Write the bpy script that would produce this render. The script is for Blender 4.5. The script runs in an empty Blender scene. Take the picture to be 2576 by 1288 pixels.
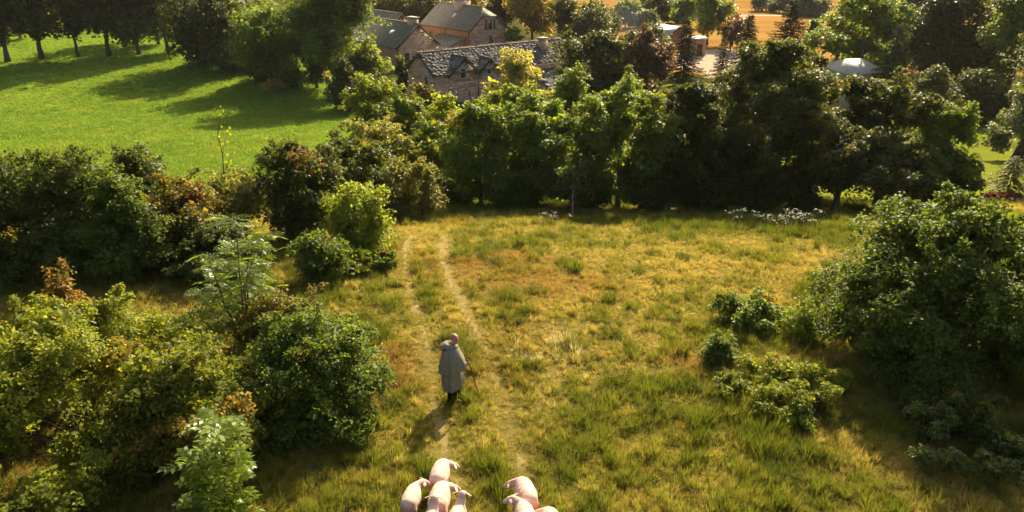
import bpy, bmesh, math
import numpy as np
from mathutils import Vector, Matrix, Euler

SC = bpy.context.scene
COL = SC.collection
R_ = math.radians

# ------------------------------------------------------------------ camera, sky, sun, exposure
H = 9.7
PITCH = R_(22.0)
F, CX, CY = 2022.0, 1288.0, 644.0            # focal length and centre in photo units (2576 wide)
cam = bpy.data.cameras.new('camera')
cam.sensor_fit = 'HORIZONTAL'
cam.angle = 2 * math.atan(CX / F)
cam.clip_start, cam.clip_end = 0.1, 3000
camo = bpy.data.objects.new('camera', cam)
camo.location = (0, 0, H)
camo.rotation_euler = (math.pi / 2 - PITCH, 0, 0)
COL.objects.link(camo)
SC.camera = camo

SUN_EL, SUN_AZ = R_(33.5), R_(20)
SUN_DIR = Vector((math.sin(SUN_AZ) * math.cos(SUN_EL), math.cos(SUN_AZ) * math.cos(SUN_EL), math.sin(SUN_EL)))
world = bpy.data.worlds.new('World')
SC.world = world
world.use_nodes = True
wn = world.node_tree.nodes
sky = wn.new('ShaderNodeTexSky')
sky.sky_type = 'NISHITA'
sky.sun_disc = False
sky.sun_elevation = SUN_EL
sky.sun_rotation = SUN_AZ
sky.dust_density = 5.0
sky.ozone_density = 0.3
world.node_tree.links.new(sky.outputs[0], wn['Background'].inputs[0])
wn['Background'].inputs[1].default_value = 0.085

sun = bpy.data.lights.new('sun', 'SUN')
sun.energy = 5.0
sun.angle = R_(0.53)
sun.color = (1.0, 0.87, 0.61)
suno = bpy.data.objects.new('sun', sun)
suno.rotation_euler = (-SUN_DIR).to_track_quat('-Z', 'Y').to_euler()
suno.location = (20, 40, 60)
COL.objects.link(suno)

SC.view_settings.view_transform = 'Standard'
SC.view_settings.look = 'None'
SC.view_settings.exposure = 1.28
SC.view_settings.gamma = 1.0
SC.view_settings.use_curve_mapping = False
SC.cycles.use_denoising = True
SC.cycles.max_bounces = 6
SC.cycles.diffuse_bounces = 3
SC.cycles.glossy_bounces = 2
SC.cycles.transmission_bounces = 4
SC.cycles.transparent_max_bounces = 4
SC.cycles.sample_clamp_indirect = 6

# ------------------------------------------------------------------ terrain height and view geometry
_ys = np.arange(-60, 900, 0.5)
_prof = np.interp(_ys, [-60, 0, 10, 18, 24, 30, 36, 44, 60, 80, 95, 115, 140, 200, 300, 500, 900],
                  [1.5, .5, .1, 0, -.3, -1.1, -2.5, -4.3, -6.4, -7.8, -7.9, -6.9, -6.4, -6.6, -5, 4, 28])
_k = np.hanning(15); _k /= _k.sum()
_prof = np.convolve(np.pad(_prof, 7, mode='edge'), _k, mode='valid')


def vnoise(x, y, scale, seed=0):
    """smooth value noise in 0..1"""
    x = np.asarray(x, float) / scale; y = np.asarray(y, float) / scale
    xi = np.floor(x).astype(np.int64); yi = np.floor(y).astype(np.int64)
    fx = x - xi; fy = y - yi
    fx = fx * fx * (3 - 2 * fx); fy = fy * fy * (3 - 2 * fy)

    def h(a, b):
        n = (a * 374761393 + b * 668265263 + seed * 974711) & 0x7fffffff
        n = ((n ^ (n >> 13)) * 1274126177) & 0x7fffffff
        n = n ^ (n >> 16)
        return (n & 0xffff) / 65535.0
    return (h(xi, yi) * (1 - fx) + h(xi + 1, yi) * fx) * (1 - fy) + (h(xi, yi + 1) * (1 - fx) + h(xi + 1, yi + 1) * fx) * fy


def tz(x, y):
    x = np.asarray(x, float); y = np.asarray(y, float)
    z = np.interp(y, _ys, _prof)
    z = z + (vnoise(x, y, 4.0, 3) - .5) * .22 + (vnoise(x, y, 13.0, 5) - .5) * .3
    return z


def ray(u, v):
    xc = (u - CX) / F; yc = (CY - v) / F
    return np.array([xc, math.cos(PITCH) + yc * math.sin(PITCH), -math.sin(PITCH) + yc * math.cos(PITCH)])


def at(u, v, y):
    d = ray(u, v); t = y / d[1]
    return Vector((d[0] * t, y, H + d[2] * t))


def at_z(u, v, z):
    d = ray(u, v); t = (z - H) / d[2]
    return Vector(d * t) + Vector((0, 0, H))


def gnd(u, v):
    d = ray(u, v)
    t = np.arange(6, 420, .1)
    z = H + d[2] * t - tz(d[0] * t, d[1] * t)
    i = int(np.argmax(z < 0))
    if z[i] >= 0: i = len(t) - 1
    p = d * t[i]
    return Vector((p[0], p[1], float(tz(p[0], p[1]))))


def depth(y, z):
    return y * math.cos(PITCH) + (H - z) * math.sin(PITCH)


# ------------------------------------------------------------------ helpers: objects and meshes
def mesh_np(name, V, faces, mat=None, attrs=None, smooth=False):
    """faces: list of (M,k) int arrays; attrs: {name: per face float array}"""
    me = bpy.data.meshes.new(name)
    V = np.asarray(V, np.float32)
    me.vertices.add(len(V)); me.vertices.foreach_set('co', V.ravel())
    faces = [np.asarray(f, np.int32) for f in faces if len(f)]
    nl = sum(f.size for f in faces); nf = sum(len(f) for f in faces)
    me.loops.add(nl); me.polygons.add(nf)
    me.loops.foreach_set('vertex_index', np.concatenate([f.ravel() for f in faces]))
    st = []; o = 0
    for f in faces:
        st.append(o + np.arange(len(f)) * f.shape[1]); o += f.size
    me.polygons.foreach_set('loop_start', np.concatenate(st).astype(np.int32))
    if attrs:
        for k, a in attrs.items():
            me.attributes.new(k, 'FLOAT', 'FACE').data.foreach_set('value', np.asarray(a, np.float32))
    if smooth:
        me.polygons.foreach_set('use_smooth', np.ones(nf, bool))
    me.update(calc_edges=True)
    me.validate()
    if mat: me.materials.append(mat)
    return me


def link(name, me, parent=None, loc=None, rot=None, kind=None):
    o = bpy.data.objects.new(name, me); COL.objects.link(o)
    if parent: o.parent = parent
    if loc is not None: o.location = loc
    if rot is not None: o.rotation_euler = rot
    if kind: o['kind'] = kind
    return o


LABELS = set()


def tag(o, label, cat, group=None):
    o['label'] = label; o['category'] = cat
    if group: o['group'] = group
    return o


def thing(name, label, cat, loc=(0, 0, 0), rz=0, group=None):
    o = bpy.data.objects.new(name, None); COL.objects.link(o)
    o.empty_display_size = .3
    o.location = loc; o.rotation_euler = (0, 0, rz)
    return tag(o, label, cat, group)


class MB:
    """collects polygons in numpy lists"""
    def __init__(s): s.V = []; s.q = []; s.t = []; s.n = 0

    def add(s, V, quads=(), tris=()):
        V = np.asarray(V, float)
        if len(quads): s.q.append(np.asarray(quads, int) + s.n)
        if len(tris): s.t.append(np.asarray(tris, int) + s.n)
        s.V.append(V); s.n += len(V)
        return s

    BQ = np.array([[0, 3, 2, 1], [4, 5, 6, 7], [0, 1, 5, 4], [1, 2, 6, 5], [2, 3, 7, 6], [3, 0, 4, 7]])

    def box(s, c, size, axes=None):
        ax = np.eye(3) if axes is None else np.array(axes, float)
        h = np.array(size) / 2
        sg = np.array([[-1, -1, -1], [1, -1, -1], [1, 1, -1], [-1, 1, -1], [-1, -1, 1], [1, -1, 1], [1, 1, 1], [-1, 1, 1]])
        return s.add(np.array(c) + (sg * h) @ ax, MB.BQ)

    def prism(s, poly, off):
        """closed prism: polygon (n,3) extruded by vector off"""
        P = np.array(poly, float); n = len(P); off = np.array(off, float)
        V = np.vstack([P, P + off])
        q = [[i, (i + 1) % n, n + (i + 1) % n, n + i] for i in range(n)]
        t = [[0, i + 1, i] for i in range(1, n - 1)] + [[n, n + i, n + i + 1] for i in range(1, n - 1)]
        return s.add(V, q, t)

    def tube(s, P, r, sides=6):
        P = np.asarray(P, float); r = np.asarray(r, float); n = len(P)
        T = np.gradient(P, axis=0); T /= np.linalg.norm(T, axis=1)[:, None] + 1e-9
        ref = np.array([0.31, .95, 0.05]) if abs(T[0][1]) < .9 else np.array([1., 0, 0])
        A = np.cross(T, ref); A /= np.linalg.norm(A, axis=1)[:, None] + 1e-9
        B = np.cross(T, A)
        a = np.linspace(0, 2 * math.pi, sides, endpoint=False)
        V = P[:, None, :] + r[:, None, None] * (np.cos(a)[None, :, None] * A[:, None, :] + np.sin(a)[None, :, None] * B[:, None, :])
        q = []
        for i in range(n - 1):
            for j in range(sides):
                k = (j + 1) % sides
                q.append([i * sides + j, i * sides + k, (i + 1) * sides + k, (i + 1) * sides + j])
        V = V.reshape(-1, 3)
        V = np.vstack([V, P[:1], P[-1:]])
        t = [[len(V) - 2, (j + 1) % sides, j] for j in range(sides)] + [[len(V) - 1, (n - 1) * sides + j, (n - 1) * sides + (j + 1) % sides] for j in range(sides)]
        return s.add(V, q, t)

    def ball(s, c, r, axes=None, nu=14, nv=9):
        th = np.linspace(0, math.pi, nv + 1)[1:-1]; ph = np.linspace(0, 2 * math.pi, nu, endpoint=False)
        P = np.array([[math.sin(t) * math.cos(p), math.sin(t) * math.sin(p), math.cos(t)] for t in th for p in ph])
        P = np.vstack([P, [0, 0, 1], [0, 0, -1]]) * np.array(r)
        if axes is not None: P = P @ np.array(axes, float)
        q = []; m = len(th)
        for i in range(m - 1):
            for j in range(nu):
                k = (j + 1) % nu
                q.append([i * nu + j, (i + 1) * nu + j, (i + 1) * nu + k, i * nu + k])
        t = [[m * nu, j, (j + 1) % nu] for j in range(nu)] + [[m * nu + 1, (m - 1) * nu + (j + 1) % nu, (m - 1) * nu + j] for j in range(nu)]
        return s.add(P + np.array(c), q, t)

    def capsule(s, p0, p1, r0, r1, sides=12):
        p0 = np.array(p0, float); p1 = np.array(p1, float)
        d = p1 - p0; L = np.linalg.norm(d); d = d / L
        a = np.array([.5, .7, .9]) * math.pi / 2
        P = [p0 - d * r0 * math.sin(x) for x in a[::-1]] + list(p0 + np.outer(np.linspace(0, 1, 4), d * L)) + [p1 + d * r1 * math.sin(x) for x in a]
        r = [r0 * math.cos(x) for x in a[::-1]] + list(np.linspace(r0, r1, 4)) + [r1 * math.cos(x) for x in a]
        return s.tube(P, r, sides)

    def mesh(s, name, mat=None, smooth=False, attrs=None):
        f = []
        if s.q: f.append(np.vstack(s.q))
        if s.t: f.append(np.vstack(s.t))
        return mesh_np(name, np.vstack(s.V), f, mat, attrs, smooth)

    def build(s, name, mat, parent=None, smooth=False, kind=None):
        return link(name, s.mesh(name, mat, smooth), parent, kind=kind)


# ------------------------------------------------------------------ materials
def nt(name):
    m = bpy.data.materials.new(name); m.use_nodes = True
    t = m.node_tree
    for n in list(t.nodes): t.nodes.remove(n)
    return m, t, t.nodes, t.links.new


def ramp(N, stops, interp='LINEAR'):
    r = N.new('ShaderNodeValToRGB'); r.color_ramp.interpolation = interp
    e = r.color_ramp.elements
    while len(e) > 1: e.remove(e[0])
    e[0].position = stops[0][0]; e[0].color = (*stops[0][1], 1)
    for p, c in stops[1:]:
        x = e.new(p); x.color = (*c, 1)
    return r


def leaf_mat(name, c0, c1, c2, accent=None, trans=.42, rough=.5, spec=.14, tcol=None):
    m, t, N, L = nt(name)
    a = N.new('ShaderNodeAttribute'); a.attribute_name = 'tint'
    st = [(0, c0), (.45, c1), (.9, c2)]
    if accent is not None: st += [(.955, c2), (.965, accent), (1.0, accent)]
    r = ramp(N, st)
    L(a.outputs['Fac'], r.inputs[0])
    oi = N.new('ShaderNodeObjectInfo')
    hs = N.new('ShaderNodeHueSaturation')
    mr = N.new('ShaderNodeMapRange'); mr.inputs[3].default_value = .8; mr.inputs[4].default_value = 1.15
    L(oi.outputs['Random'], mr.inputs[0]); L(mr.outputs[0], hs.inputs['Value']); L(r.outputs[0], hs.inputs['Color'])
    p = N.new('ShaderNodeBsdfPrincipled'); p.inputs['Roughness'].default_value = rough
    p.inputs['Specular IOR Level'].default_value = spec
    L(hs.outputs[0], p.inputs['Base Color'])
    tr = N.new('ShaderNodeBsdfTranslucent')
    mx = N.new('ShaderNodeMix'); mx.data_type = 'RGBA'; mx.blend_type = 'MULTIPLY'; mx.inputs[0].default_value = 1
    mx.inputs[7].default_value = (*(tcol or (2.9, 2.6, .9)), 1)
    L(hs.outputs[0], mx.inputs[6]); L(mx.outputs[2], tr.inputs[0])
    ms = N.new('ShaderNodeMixShader'); ms.inputs[0].default_value = trans
    L(p.outputs[0], ms.inputs[1]); L(tr.outputs[0], ms.inputs[2])
    o = N.new('ShaderNodeOutputMaterial'); L(ms.outputs[0], o.inputs[0])
    return m


def noise_mat(name, stops, scale, rough=.85, detail=6, bump=0, bscale=None, obj_rand=0, coords='Object', stretch=None, spec=.25):
    m, t, N, L = nt(name)
    tc = N.new('ShaderNodeTexCoord')
    src = tc.outputs[coords]
    if stretch:
        mp = N.new('ShaderNodeMapping'); mp.inputs['Scale'].default_value = stretch
        L(src, mp.inputs[0]); src = mp.outputs[0]
    n = N.new('ShaderNodeTexNoise'); n.inputs['Scale'].default_value = scale; n.inputs['Detail'].default_value = detail
    n.inputs['Roughness'].default_value = .62
    L(src, n.inputs['Vector'])
    r = ramp(N, stops); L(n.outputs['Fac'], r.inputs[0])
    c = r.outputs[0]
    if obj_rand:
        oi = N.new('ShaderNodeObjectInfo'); hs = N.new('ShaderNodeHueSaturation')
        mr = N.new('ShaderNodeMapRange'); mr.inputs[3].default_value = 1 - obj_rand; mr.inputs[4].default_value = 1 + obj_rand
        L(oi.outputs['Random'], mr.inputs[0]); L(mr.outputs[0], hs.inputs['Value']); L(c, hs.inputs['Color']); c = hs.outputs[0]
    p = N.new('ShaderNodeBsdfPrincipled'); p.inputs['Roughness'].default_value = rough
    p.inputs['Specular IOR Level'].default_value = spec
    L(c, p.inputs['Base Color'])
    if bump:
        b = N.new('ShaderNodeBump'); b.inputs['Strength'].default_value = bump; b.inputs['Distance'].default_value = .05
        n2 = N.new('ShaderNodeTexNoise'); n2.inputs['Scale'].default_value = bscale or scale * 4; n2.inputs['Detail'].default_value = 5
        L(src, n2.inputs['Vector']); L(n2.outputs['Fac'], b.inputs['Height']); L(b.outputs[0], p.inputs['Normal'])
    o = N.new('ShaderNodeOutputMaterial'); L(p.outputs[0], o.inputs[0])
    return m


def grass_mat(name, trans=.45):
    m, t, N, L = nt(name)
    a = N.new('ShaderNodeAttribute'); a.attribute_name = 'col'; a.attribute_type = 'INSTANCER'
    b = N.new('ShaderNodeAttribute'); b.attribute_name = 'tint'
    mr = N.new('ShaderNodeMapRange'); mr.inputs[3].default_value = .7; mr.inputs[4].default_value = 1.3
    L(b.outputs['Fac'], mr.inputs[0])
    mx = N.new('ShaderNodeMix'); mx.data_type = 'RGBA'; mx.blend_type = 'MULTIPLY'; mx.inputs[0].default_value = 1
    cb = N.new('ShaderNodeCombineColor')
    for i in range(3): L(mr.outputs[0], cb.inputs[i])
    L(a.outputs['Color'], mx.inputs[6]); L(cb.outputs[0], mx.inputs[7])
    p = N.new('ShaderNodeBsdfPrincipled'); p.inputs['Roughness'].default_value = .55; p.inputs['Specular IOR Level'].default_value = .2
    L(mx.outputs[2], p.inputs['Base Color'])
    tr = N.new('ShaderNodeBsdfTranslucent')
    m2 = N.new('ShaderNodeMix'); m2.data_type = 'RGBA'; m2.blend_type = 'MULTIPLY'; m2.inputs[0].default_value = 1
    m2.inputs[7].default_value = (1.5, 1.4, .9, 1)
    L(mx.outputs[2], m2.inputs[6]); L(m2.outputs[2], tr.inputs[0])
    ms = N.new('ShaderNodeMixShader'); ms.inputs[0].default_value = trans
    L(p.outputs[0], ms.inputs[1]); L(tr.outputs[0], ms.inputs[2])
    o = N.new('ShaderNodeOutputMaterial'); L(ms.outputs[0], o.inputs[0])
    return m


def plain(name, c, rough=.6, spec=.3):
    m, t, N, L = nt(name)
    p = N.new('ShaderNodeBsdfPrincipled'); p.inputs['Base Color'].default_value = (*c, 1)
    p.inputs['Roughness'].default_value = rough; p.inputs['Specular IOR Level'].default_value = spec
    o = N.new('ShaderNodeOutputMaterial'); L(p.outputs[0], o.inputs[0])
    return m


M = {}
M['hawthorn'] = leaf_mat('hawthorn_leaf', (.04, .065, .009), (.08, .12, .016), (.155, .19, .032), (.2, .14, .025))
M['hawthorn_yellow'] = leaf_mat('hawthorn_yellowing_leaf', (.07, .095, .012), (.135, .16, .018), (.2, .215, .03), (.29, .19, .035))
M['hedge'] = leaf_mat('hedge_leaf', (.028, .042, .009), (.06, .082, .016), (.13, .148, .034), (.17, .10, .025), trans=.38)
M['rusty'] = leaf_mat('rusty_leaf', (.055, .055, .012), (.115, .105, .02), (.175, .145, .03), (.22, .115, .03), trans=.38)
M['olive'] = leaf_mat('olive_leaf', (.07, .085, .02), (.14, .145, .035), (.22, .205, .055), trans=.42)
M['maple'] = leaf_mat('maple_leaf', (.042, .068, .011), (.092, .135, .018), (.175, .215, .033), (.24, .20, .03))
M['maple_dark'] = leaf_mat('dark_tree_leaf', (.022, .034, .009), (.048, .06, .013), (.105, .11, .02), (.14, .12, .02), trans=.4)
M['bright'] = leaf_mat('bright_tree_leaf', (.075, .11, .013), (.15, .19, .022), (.24, .265, .04), trans=.45)
M['yellow'] = leaf_mat('yellow_tree_leaf', (.15, .15, .04), (.25, .24, .07), (.34, .32, .11), trans=.45)
M['gold'] = leaf_mat('gold_tree_leaf', (.09, .08, .012), (.18, .145, .022), (.27, .21, .035), trans=.45)
M['greygreen'] = leaf_mat('grey_green_leaf', (.05, .07, .035), (.10, .12, .055), (.16, .165, .08), trans=.3)
M['copper'] = leaf_mat('copper_beech_leaf', (.04, .024, .012), (.08, .043, .018), (.135, .072, .026), trans=.32)
M['ash'] = leaf_mat('ash_leaf', (.07, .11, .012), (.12, .175, .018), (.185, .24, .032), trans=.48, rough=.38, spec=.3)
M['walnut'] = leaf_mat('walnut_leaf', (.09, .14, .016), (.15, .205, .024), (.225, .275, .042), trans=.48, rough=.38, spec=.3)
M['spruce'] = leaf_mat('spruce_needle', (.012, .022, .012), (.022, .034, .017), (.04, .055, .022), trans=.12, spec=.02, rough=.85)
M['bluespruce'] = leaf_mat('pale_conifer_needle', (.03, .042, .03), (.05, .065, .042), (.075, .09, .055), trans=.15, spec=.02, rough=.85)
M['goldconifer'] = leaf_mat('golden_conifer_needle', (.05, .06, .012), (.09, .10, .02), (.14, .14, .03), trans=.25, spec=.1)
M['redplant'] = leaf_mat('red_plant_leaf', (.045, .014, .012), (.07, .02, .016), (.11, .03, .02), trans=.3)
M['whiteflower'] = leaf_mat('white_umbel', (.2, .24, .12), (.35, .37, .24), (.5, .5, .4), trans=.3, tcol=(1, 1, .9))
M['bark'] = noise_mat('bark', [(.3, (.05, .038, .026)), (.7, (.13, .10, .075))], 9, .95, bump=.6, stretch=(1, 1, .25))
M['bark_red'] = noise_mat('young_bark', [(.3, (.10, .05, .03)), (.7, (.17, .10, .06))], 14, .8)
M['deadwood'] = noise_mat('dead_wood', [(.3, (.2, .18, .15)), (.7, (.34, .31, .27))], 12, .9)
M['grass'] = grass_mat('grass_blade')
M['ground'] = noise_mat('ground_soil', [(.3, (.035, .04, .012)), (.5, (.06, .06, .018)), (.7, (.10, .085, .03))], .9, .95, bump=.5, coords='Object', spec=0)
M['field'] = noise_mat('dry_field_soil', [(.28, (.07, .065, .016)), (.45, (.12, .10, .025)), (.6, (.16, .125, .035)), (.75, (.2, .135, .045))], 3.5, .95, bump=.6, bscale=9, spec=0)  # soil darkened so gaps between tufts pass for tussock shadow
M['path'] = noise_mat('trodden_path_soil', [(.3, (.16, .12, .04)), (.6, (.25, .19, .075)), (.8, (.34, .26, .12))], 4, .95, bump=.4, bscale=12, spec=0)
M['meadow'] = noise_mat('meadow_turf', [(.3, (.085, .16, .014)), (.5, (.12, .20, .018)), (.7, (.17, .23, .022))], .35, .9, bump=.6, bscale=6, spec=0)
M['lawn'] = noise_mat('lawn_turf', [(.3, (.11, .13, .014)), (.6, (.15, .16, .018)), (.8, (.19, .18, .025))], .6, .9, bump=.3, bscale=8, spec=0)
M['stubble'] = noise_mat('stubble', [(.3, (.21, .108, .027)), (.5, (.27, .145, .038)), (.7, (.32, .185, .055))], .12, .95, bump=.3, bscale=3, stretch=(.4, 1.6, 1), spec=0)
M['gravel'] = noise_mat('pale_gravel', [(.3, (.38, .27, .18)), (.7, (.48, .37, .26))], 1.5, .95, spec=0)
M['stone_wall'] = noise_mat('rubble_mortar', [(.3, (.38, .25, .17)), (.55, (.5, .34, .23)), (.75, (.58, .42, .3))], 1.6, .92, bump=.5, bscale=8)
M['render_wall'] = noise_mat('bounce_glow_plaster', [(.3, (.52, .27, .14)), (.55, (.6, .33, .18)), (.75, (.64, .4, .24))], .9, .92, bump=.25, bscale=10)  # orange carries the warm bounced light, painted into the wall colour
M['stone'] = noise_mat('rubble_stone', [(.25, (.46, .28, .19)), (.5, (.6, .39, .265)), (.75, (.66, .48, .34))], 3, .9, obj_rand=.3, bump=.4)
M['pinkstone'] = noise_mat('pink_rubble_stone', [(.25, (.46, .28, .22)), (.5, (.58, .37, .285)), (.75, (.66, .48, .38))], 3, .9, obj_rand=.3, bump=.4)
M['slate'] = noise_mat('lauze_slate', [(.25, (.095, .088, .078)), (.5, (.13, .122, .106)), (.75, (.185, .17, .145))], 1.4, .85, obj_rand=.22, bump=.2, spec=.08)
M['slate_fine'] = noise_mat('fine_slate', [(.3, (.17, .15, .105)), (.55, (.24, .212, .15)), (.75, (.31, .265, .185))], 1.6, .85, bump=.12, bscale=9, spec=.2)
M['timber'] = plain('dark_timber', (.06, .035, .022), .8)
M['darkglass'] = plain('dark_window_glass', (.015, .015, .017), .12, .5)
M['shutter'] = plain('grey_green_shutter', (.06, .075, .065), .7)
M['surround'] = noise_mat('pale_stone_surround', [(.3, (.42, .36, .28)), (.7, (.55, .47, .37))], 4, .9)
M['metal'] = plain('zinc_pipe', (.1, .075, .06), .6)
M['skylight'] = plain('skylight_glass', (.75, .75, .74), .15, .6)
M['shedroof'] = noise_mat('pale_sheet_roof', [(.3, (.42, .36, .30)), (.7, (.52, .46, .39))], 1, .5)
M['shedwall'] = noise_mat('orange_shed_wall', [(.3, (.40, .19, .09)), (.7, (.48, .24, .12))], 1, .9)
M['whitesheet'] = noise_mat('white_sheet', [(.3, (.68, .65, .58)), (.7, (.78, .75, .68))], 1, .7)
M['tarp'] = leaf_mat('translucent_white_tarp', (.7, .66, .58), (.72, .68, .6), (.74, .7, .62), trans=.5, tcol=(.95, .85, .7))
M['cloak'] = noise_mat('grey_wool', [(.3, (.185, .165, .115)), (.7, (.265, .24, .17))], 14, .95, bump=.3, bscale=120, spec=.1)
M['trouser'] = plain('dark_trouser', (.012, .012, .016), .9, .1)
M['skin'] = noise_mat('ruddy_skin', [(.3, (.42, .16, .11)), (.7, (.5, .22, .16))], 10, .5)
M['hair'] = plain('grey_hair', (.24, .2, .18), .8)
M['boot'] = plain('brown_boot', (.09, .05, .03), .7)
M['wood'] = noise_mat('walking_stick_wood', [(.3, (.16, .07, .03)), (.7, (.25, .12, .05))], 20, .6)
M['horn'] = plain('dark_eye', (.02, .015, .012), .3)

# sheep wool: cream above, pink bare skin at the rump
m, t, N, L = nt('shorn_fleece')
tc = N.new('ShaderNodeTexCoord'); sp = N.new('ShaderNodeSeparateXYZ'); L(tc.outputs['Object'], sp.inputs[0])
mr1 = N.new('ShaderNodeMapRange'); mr1.inputs[1].default_value = -.36; mr1.inputs[2].default_value = -.52; mr1.inputs[3].default_value = 0; mr1.inputs[4].default_value = 1
L(sp.outputs['Y'], mr1.inputs[0])
mr2 = N.new('ShaderNodeMapRange'); mr2.inputs[1].default_value = .74; mr2.inputs[2].default_value = .52; mr2.inputs[3].default_value = 0; mr2.inputs[4].default_value = 1
L(sp.outputs['Z'], mr2.inputs[0])
mm = N.new('ShaderNodeMath'); mm.operation = 'MULTIPLY'; L(mr1.outputs[0], mm.inputs[0]); L(mr2.outputs[0], mm.inputs[1])
nz = N.new('ShaderNodeTexNoise'); nz.inputs['Scale'].default_value = 5; nz.inputs['Detail'].default_value = 6; L(tc.outputs['Object'], nz.inputs[0])
rr = ramp(N, [(.3, (.45, .26, .18)), (.42, (.66, .42, .32)), (.62, (.78, .57, .45))]); L(nz.outputs['Fac'], rr.inputs[0])
mx = N.new('ShaderNodeMix'); mx.data_type = 'RGBA'; mx.inputs[7].default_value = (.55, .22, .16, 1)
L(mm.outputs[0], mx.inputs[0]); L(rr.outputs[0], mx.inputs[6])
p = N.new('ShaderNodeBsdfPrincipled'); p.inputs['Roughness'].default_value = .85; p.inputs['Specular IOR Level'].default_value = .15
L(mx.outputs[2], p.inputs['Base Color'])
bp = N.new('ShaderNodeBump'); bp.inputs['Strength'].default_value = .5; bp.inputs['Distance'].default_value = .03
n2 = N.new('ShaderNodeTexNoise'); n2.inputs['Scale'].default_value = 60; L(tc.outputs['Object'], n2.inputs[0]); L(n2.outputs['Fac'], bp.inputs['Height']); L(bp.outputs[0], p.inputs['Normal'])
o = N.new('ShaderNodeOutputMaterial'); L(p.outputs[0], o.inputs[0])
M['fleece'] = m

# ------------------------------------------------------------------ the setting: ground, field, path, meadow, lawn, far fields
RUT_A = [gnd(u, v) for u, v in [(1035, 590), (1022, 615), (1018, 650), (1022, 700), (1032, 750), (1055, 800), (1072, 850), (1084, 910), (1090, 970), (1098, 1040), (1120, 1130), (1150, 1230), (1170, 1288)]]
RUT_B = [gnd(u, v) for u, v in [(1120, 590), (1112, 615), (1112, 650), (1135, 710), (1165, 770), (1192, 820), (1215, 870), (1240, 930), (1262, 1000), (1282, 1070), (1302, 1140), (1318, 1210), (1335, 1288)]]


def dist_poly(x, y, P):
    d = np.full(np.shape(x), 1e9)
    for a, b in zip(P[:-1], P[1:]):
        ax, ay, bx, by = a.x, a.y, b.x, b.y
        vx, vy = bx - ax, by - ay
        t = np.clip(((x - ax) * vx + (y - ay) * vy) / (vx * vx + vy * vy + 1e-9), 0, 1)
        d = np.minimum(d, np.hypot(x - ax - t * vx, y - ay - t * vy))
    return d


def zone(x, y):
    """0 ground 1 field 2 path 3 meadow 4 lawn 5 stubble 6 drive 7 lane"""
    n = (vnoise(x, y, 3, 9) - .5)
    z = np.zeros(np.shape(x), int)
    fb = 38 + n * 3
    z[(y < fb)] = 1
    z[(y > 39 + n * 2) & (x < -2 - .27 * (y - 44) * (y > 60) + n * 4 - 2 * (y > 60)) & (y < 190)] = 3
    z[(x > 15 + n * 3) & (y > 42) & (y < 100)] = 4
    z[(x > 12 + n * 4) & (y > 104)] = 5
    z[(x > 2) & (y > 150)] = 5
    dr = np.hypot((x - 29) / 7, (y - 112) / 11)
    z[(dr + n * .4 < 1)] = 6
    z[(np.abs(y - 171 - .12 * (x - 40)) < 1.6) & (x > 20)] = 7
    w = -.06 + .34 * np.clip(vnoise(x, y, .45, 12) * .45 + vnoise(x, y, 2.4, 13) * .9 - .3, 0, 1)
    da = np.minimum(dist_poly(x, y, RUT_A), dist_poly(x, y, RUT_B))
    z[(da < w) & (y < 38)] = 2
    return z


ZN = ['ground', 'field', 'path', 'meadow', 'lawn', 'stubble_field', 'drive', 'lane']
ZM = ['ground', 'field', 'path', 'meadow', 'lawn', 'stubble', 'gravel', 'gravel']


def terrain_sheets():
    acc = {i: MB() for i in range(8)}

    def grid(x0, x1, y0, y1, s, skip=None):
        xs = np.arange(x0, x1 + s / 2, s); ys = np.arange(y0, y1 + s / 2, s)
        X, Y = np.meshgrid(xs, ys)
        Z = tz(X, Y)
        V = np.stack([X, Y, Z], -1).reshape(-1, 3)
        nx, ny = len(xs), len(ys)
        I = np.arange(nx * ny).reshape(ny, nx)
        Q = np.stack([I[:-1, :-1], I[:-1, 1:], I[1:, 1:], I[1:, :-1]], -1).reshape(-1, 4)
        cx = (X[:-1, :-1] + s / 2).ravel(); cy = (Y[:-1, :-1] + s / 2).ravel()
        zz = zone(cx, cy)
        keep = np.ones(len(Q), bool)
        if skip: keep = ~((cx > skip[0]) & (cx < skip[1]) & (cy > skip[2]) & (cy < skip[3]))
        for i in range(8):
            q = Q[keep & (zz == i)]
            if not len(q): continue
            u, inv = np.unique(q, return_inverse=True)
            acc[i].add(V[u], inv.reshape(-1, 4))
    grid(-22, 22, 4, 44, .2, (-6, 2, 9, 41))
    grid(-6, 2, 9, 41, .1)
    grid(-100, 100, -20, 200, 1.0, (-22, 22, 4, 44))
    grid(-700, 700, -100, 880, 20.0, (-100, 100, -20, 200))
    for i in range(8):
        if acc[i].n:
            acc[i].build(ZN[i], M[ZM[i]], smooth=True, kind='structure')


terrain_sheets()


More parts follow.
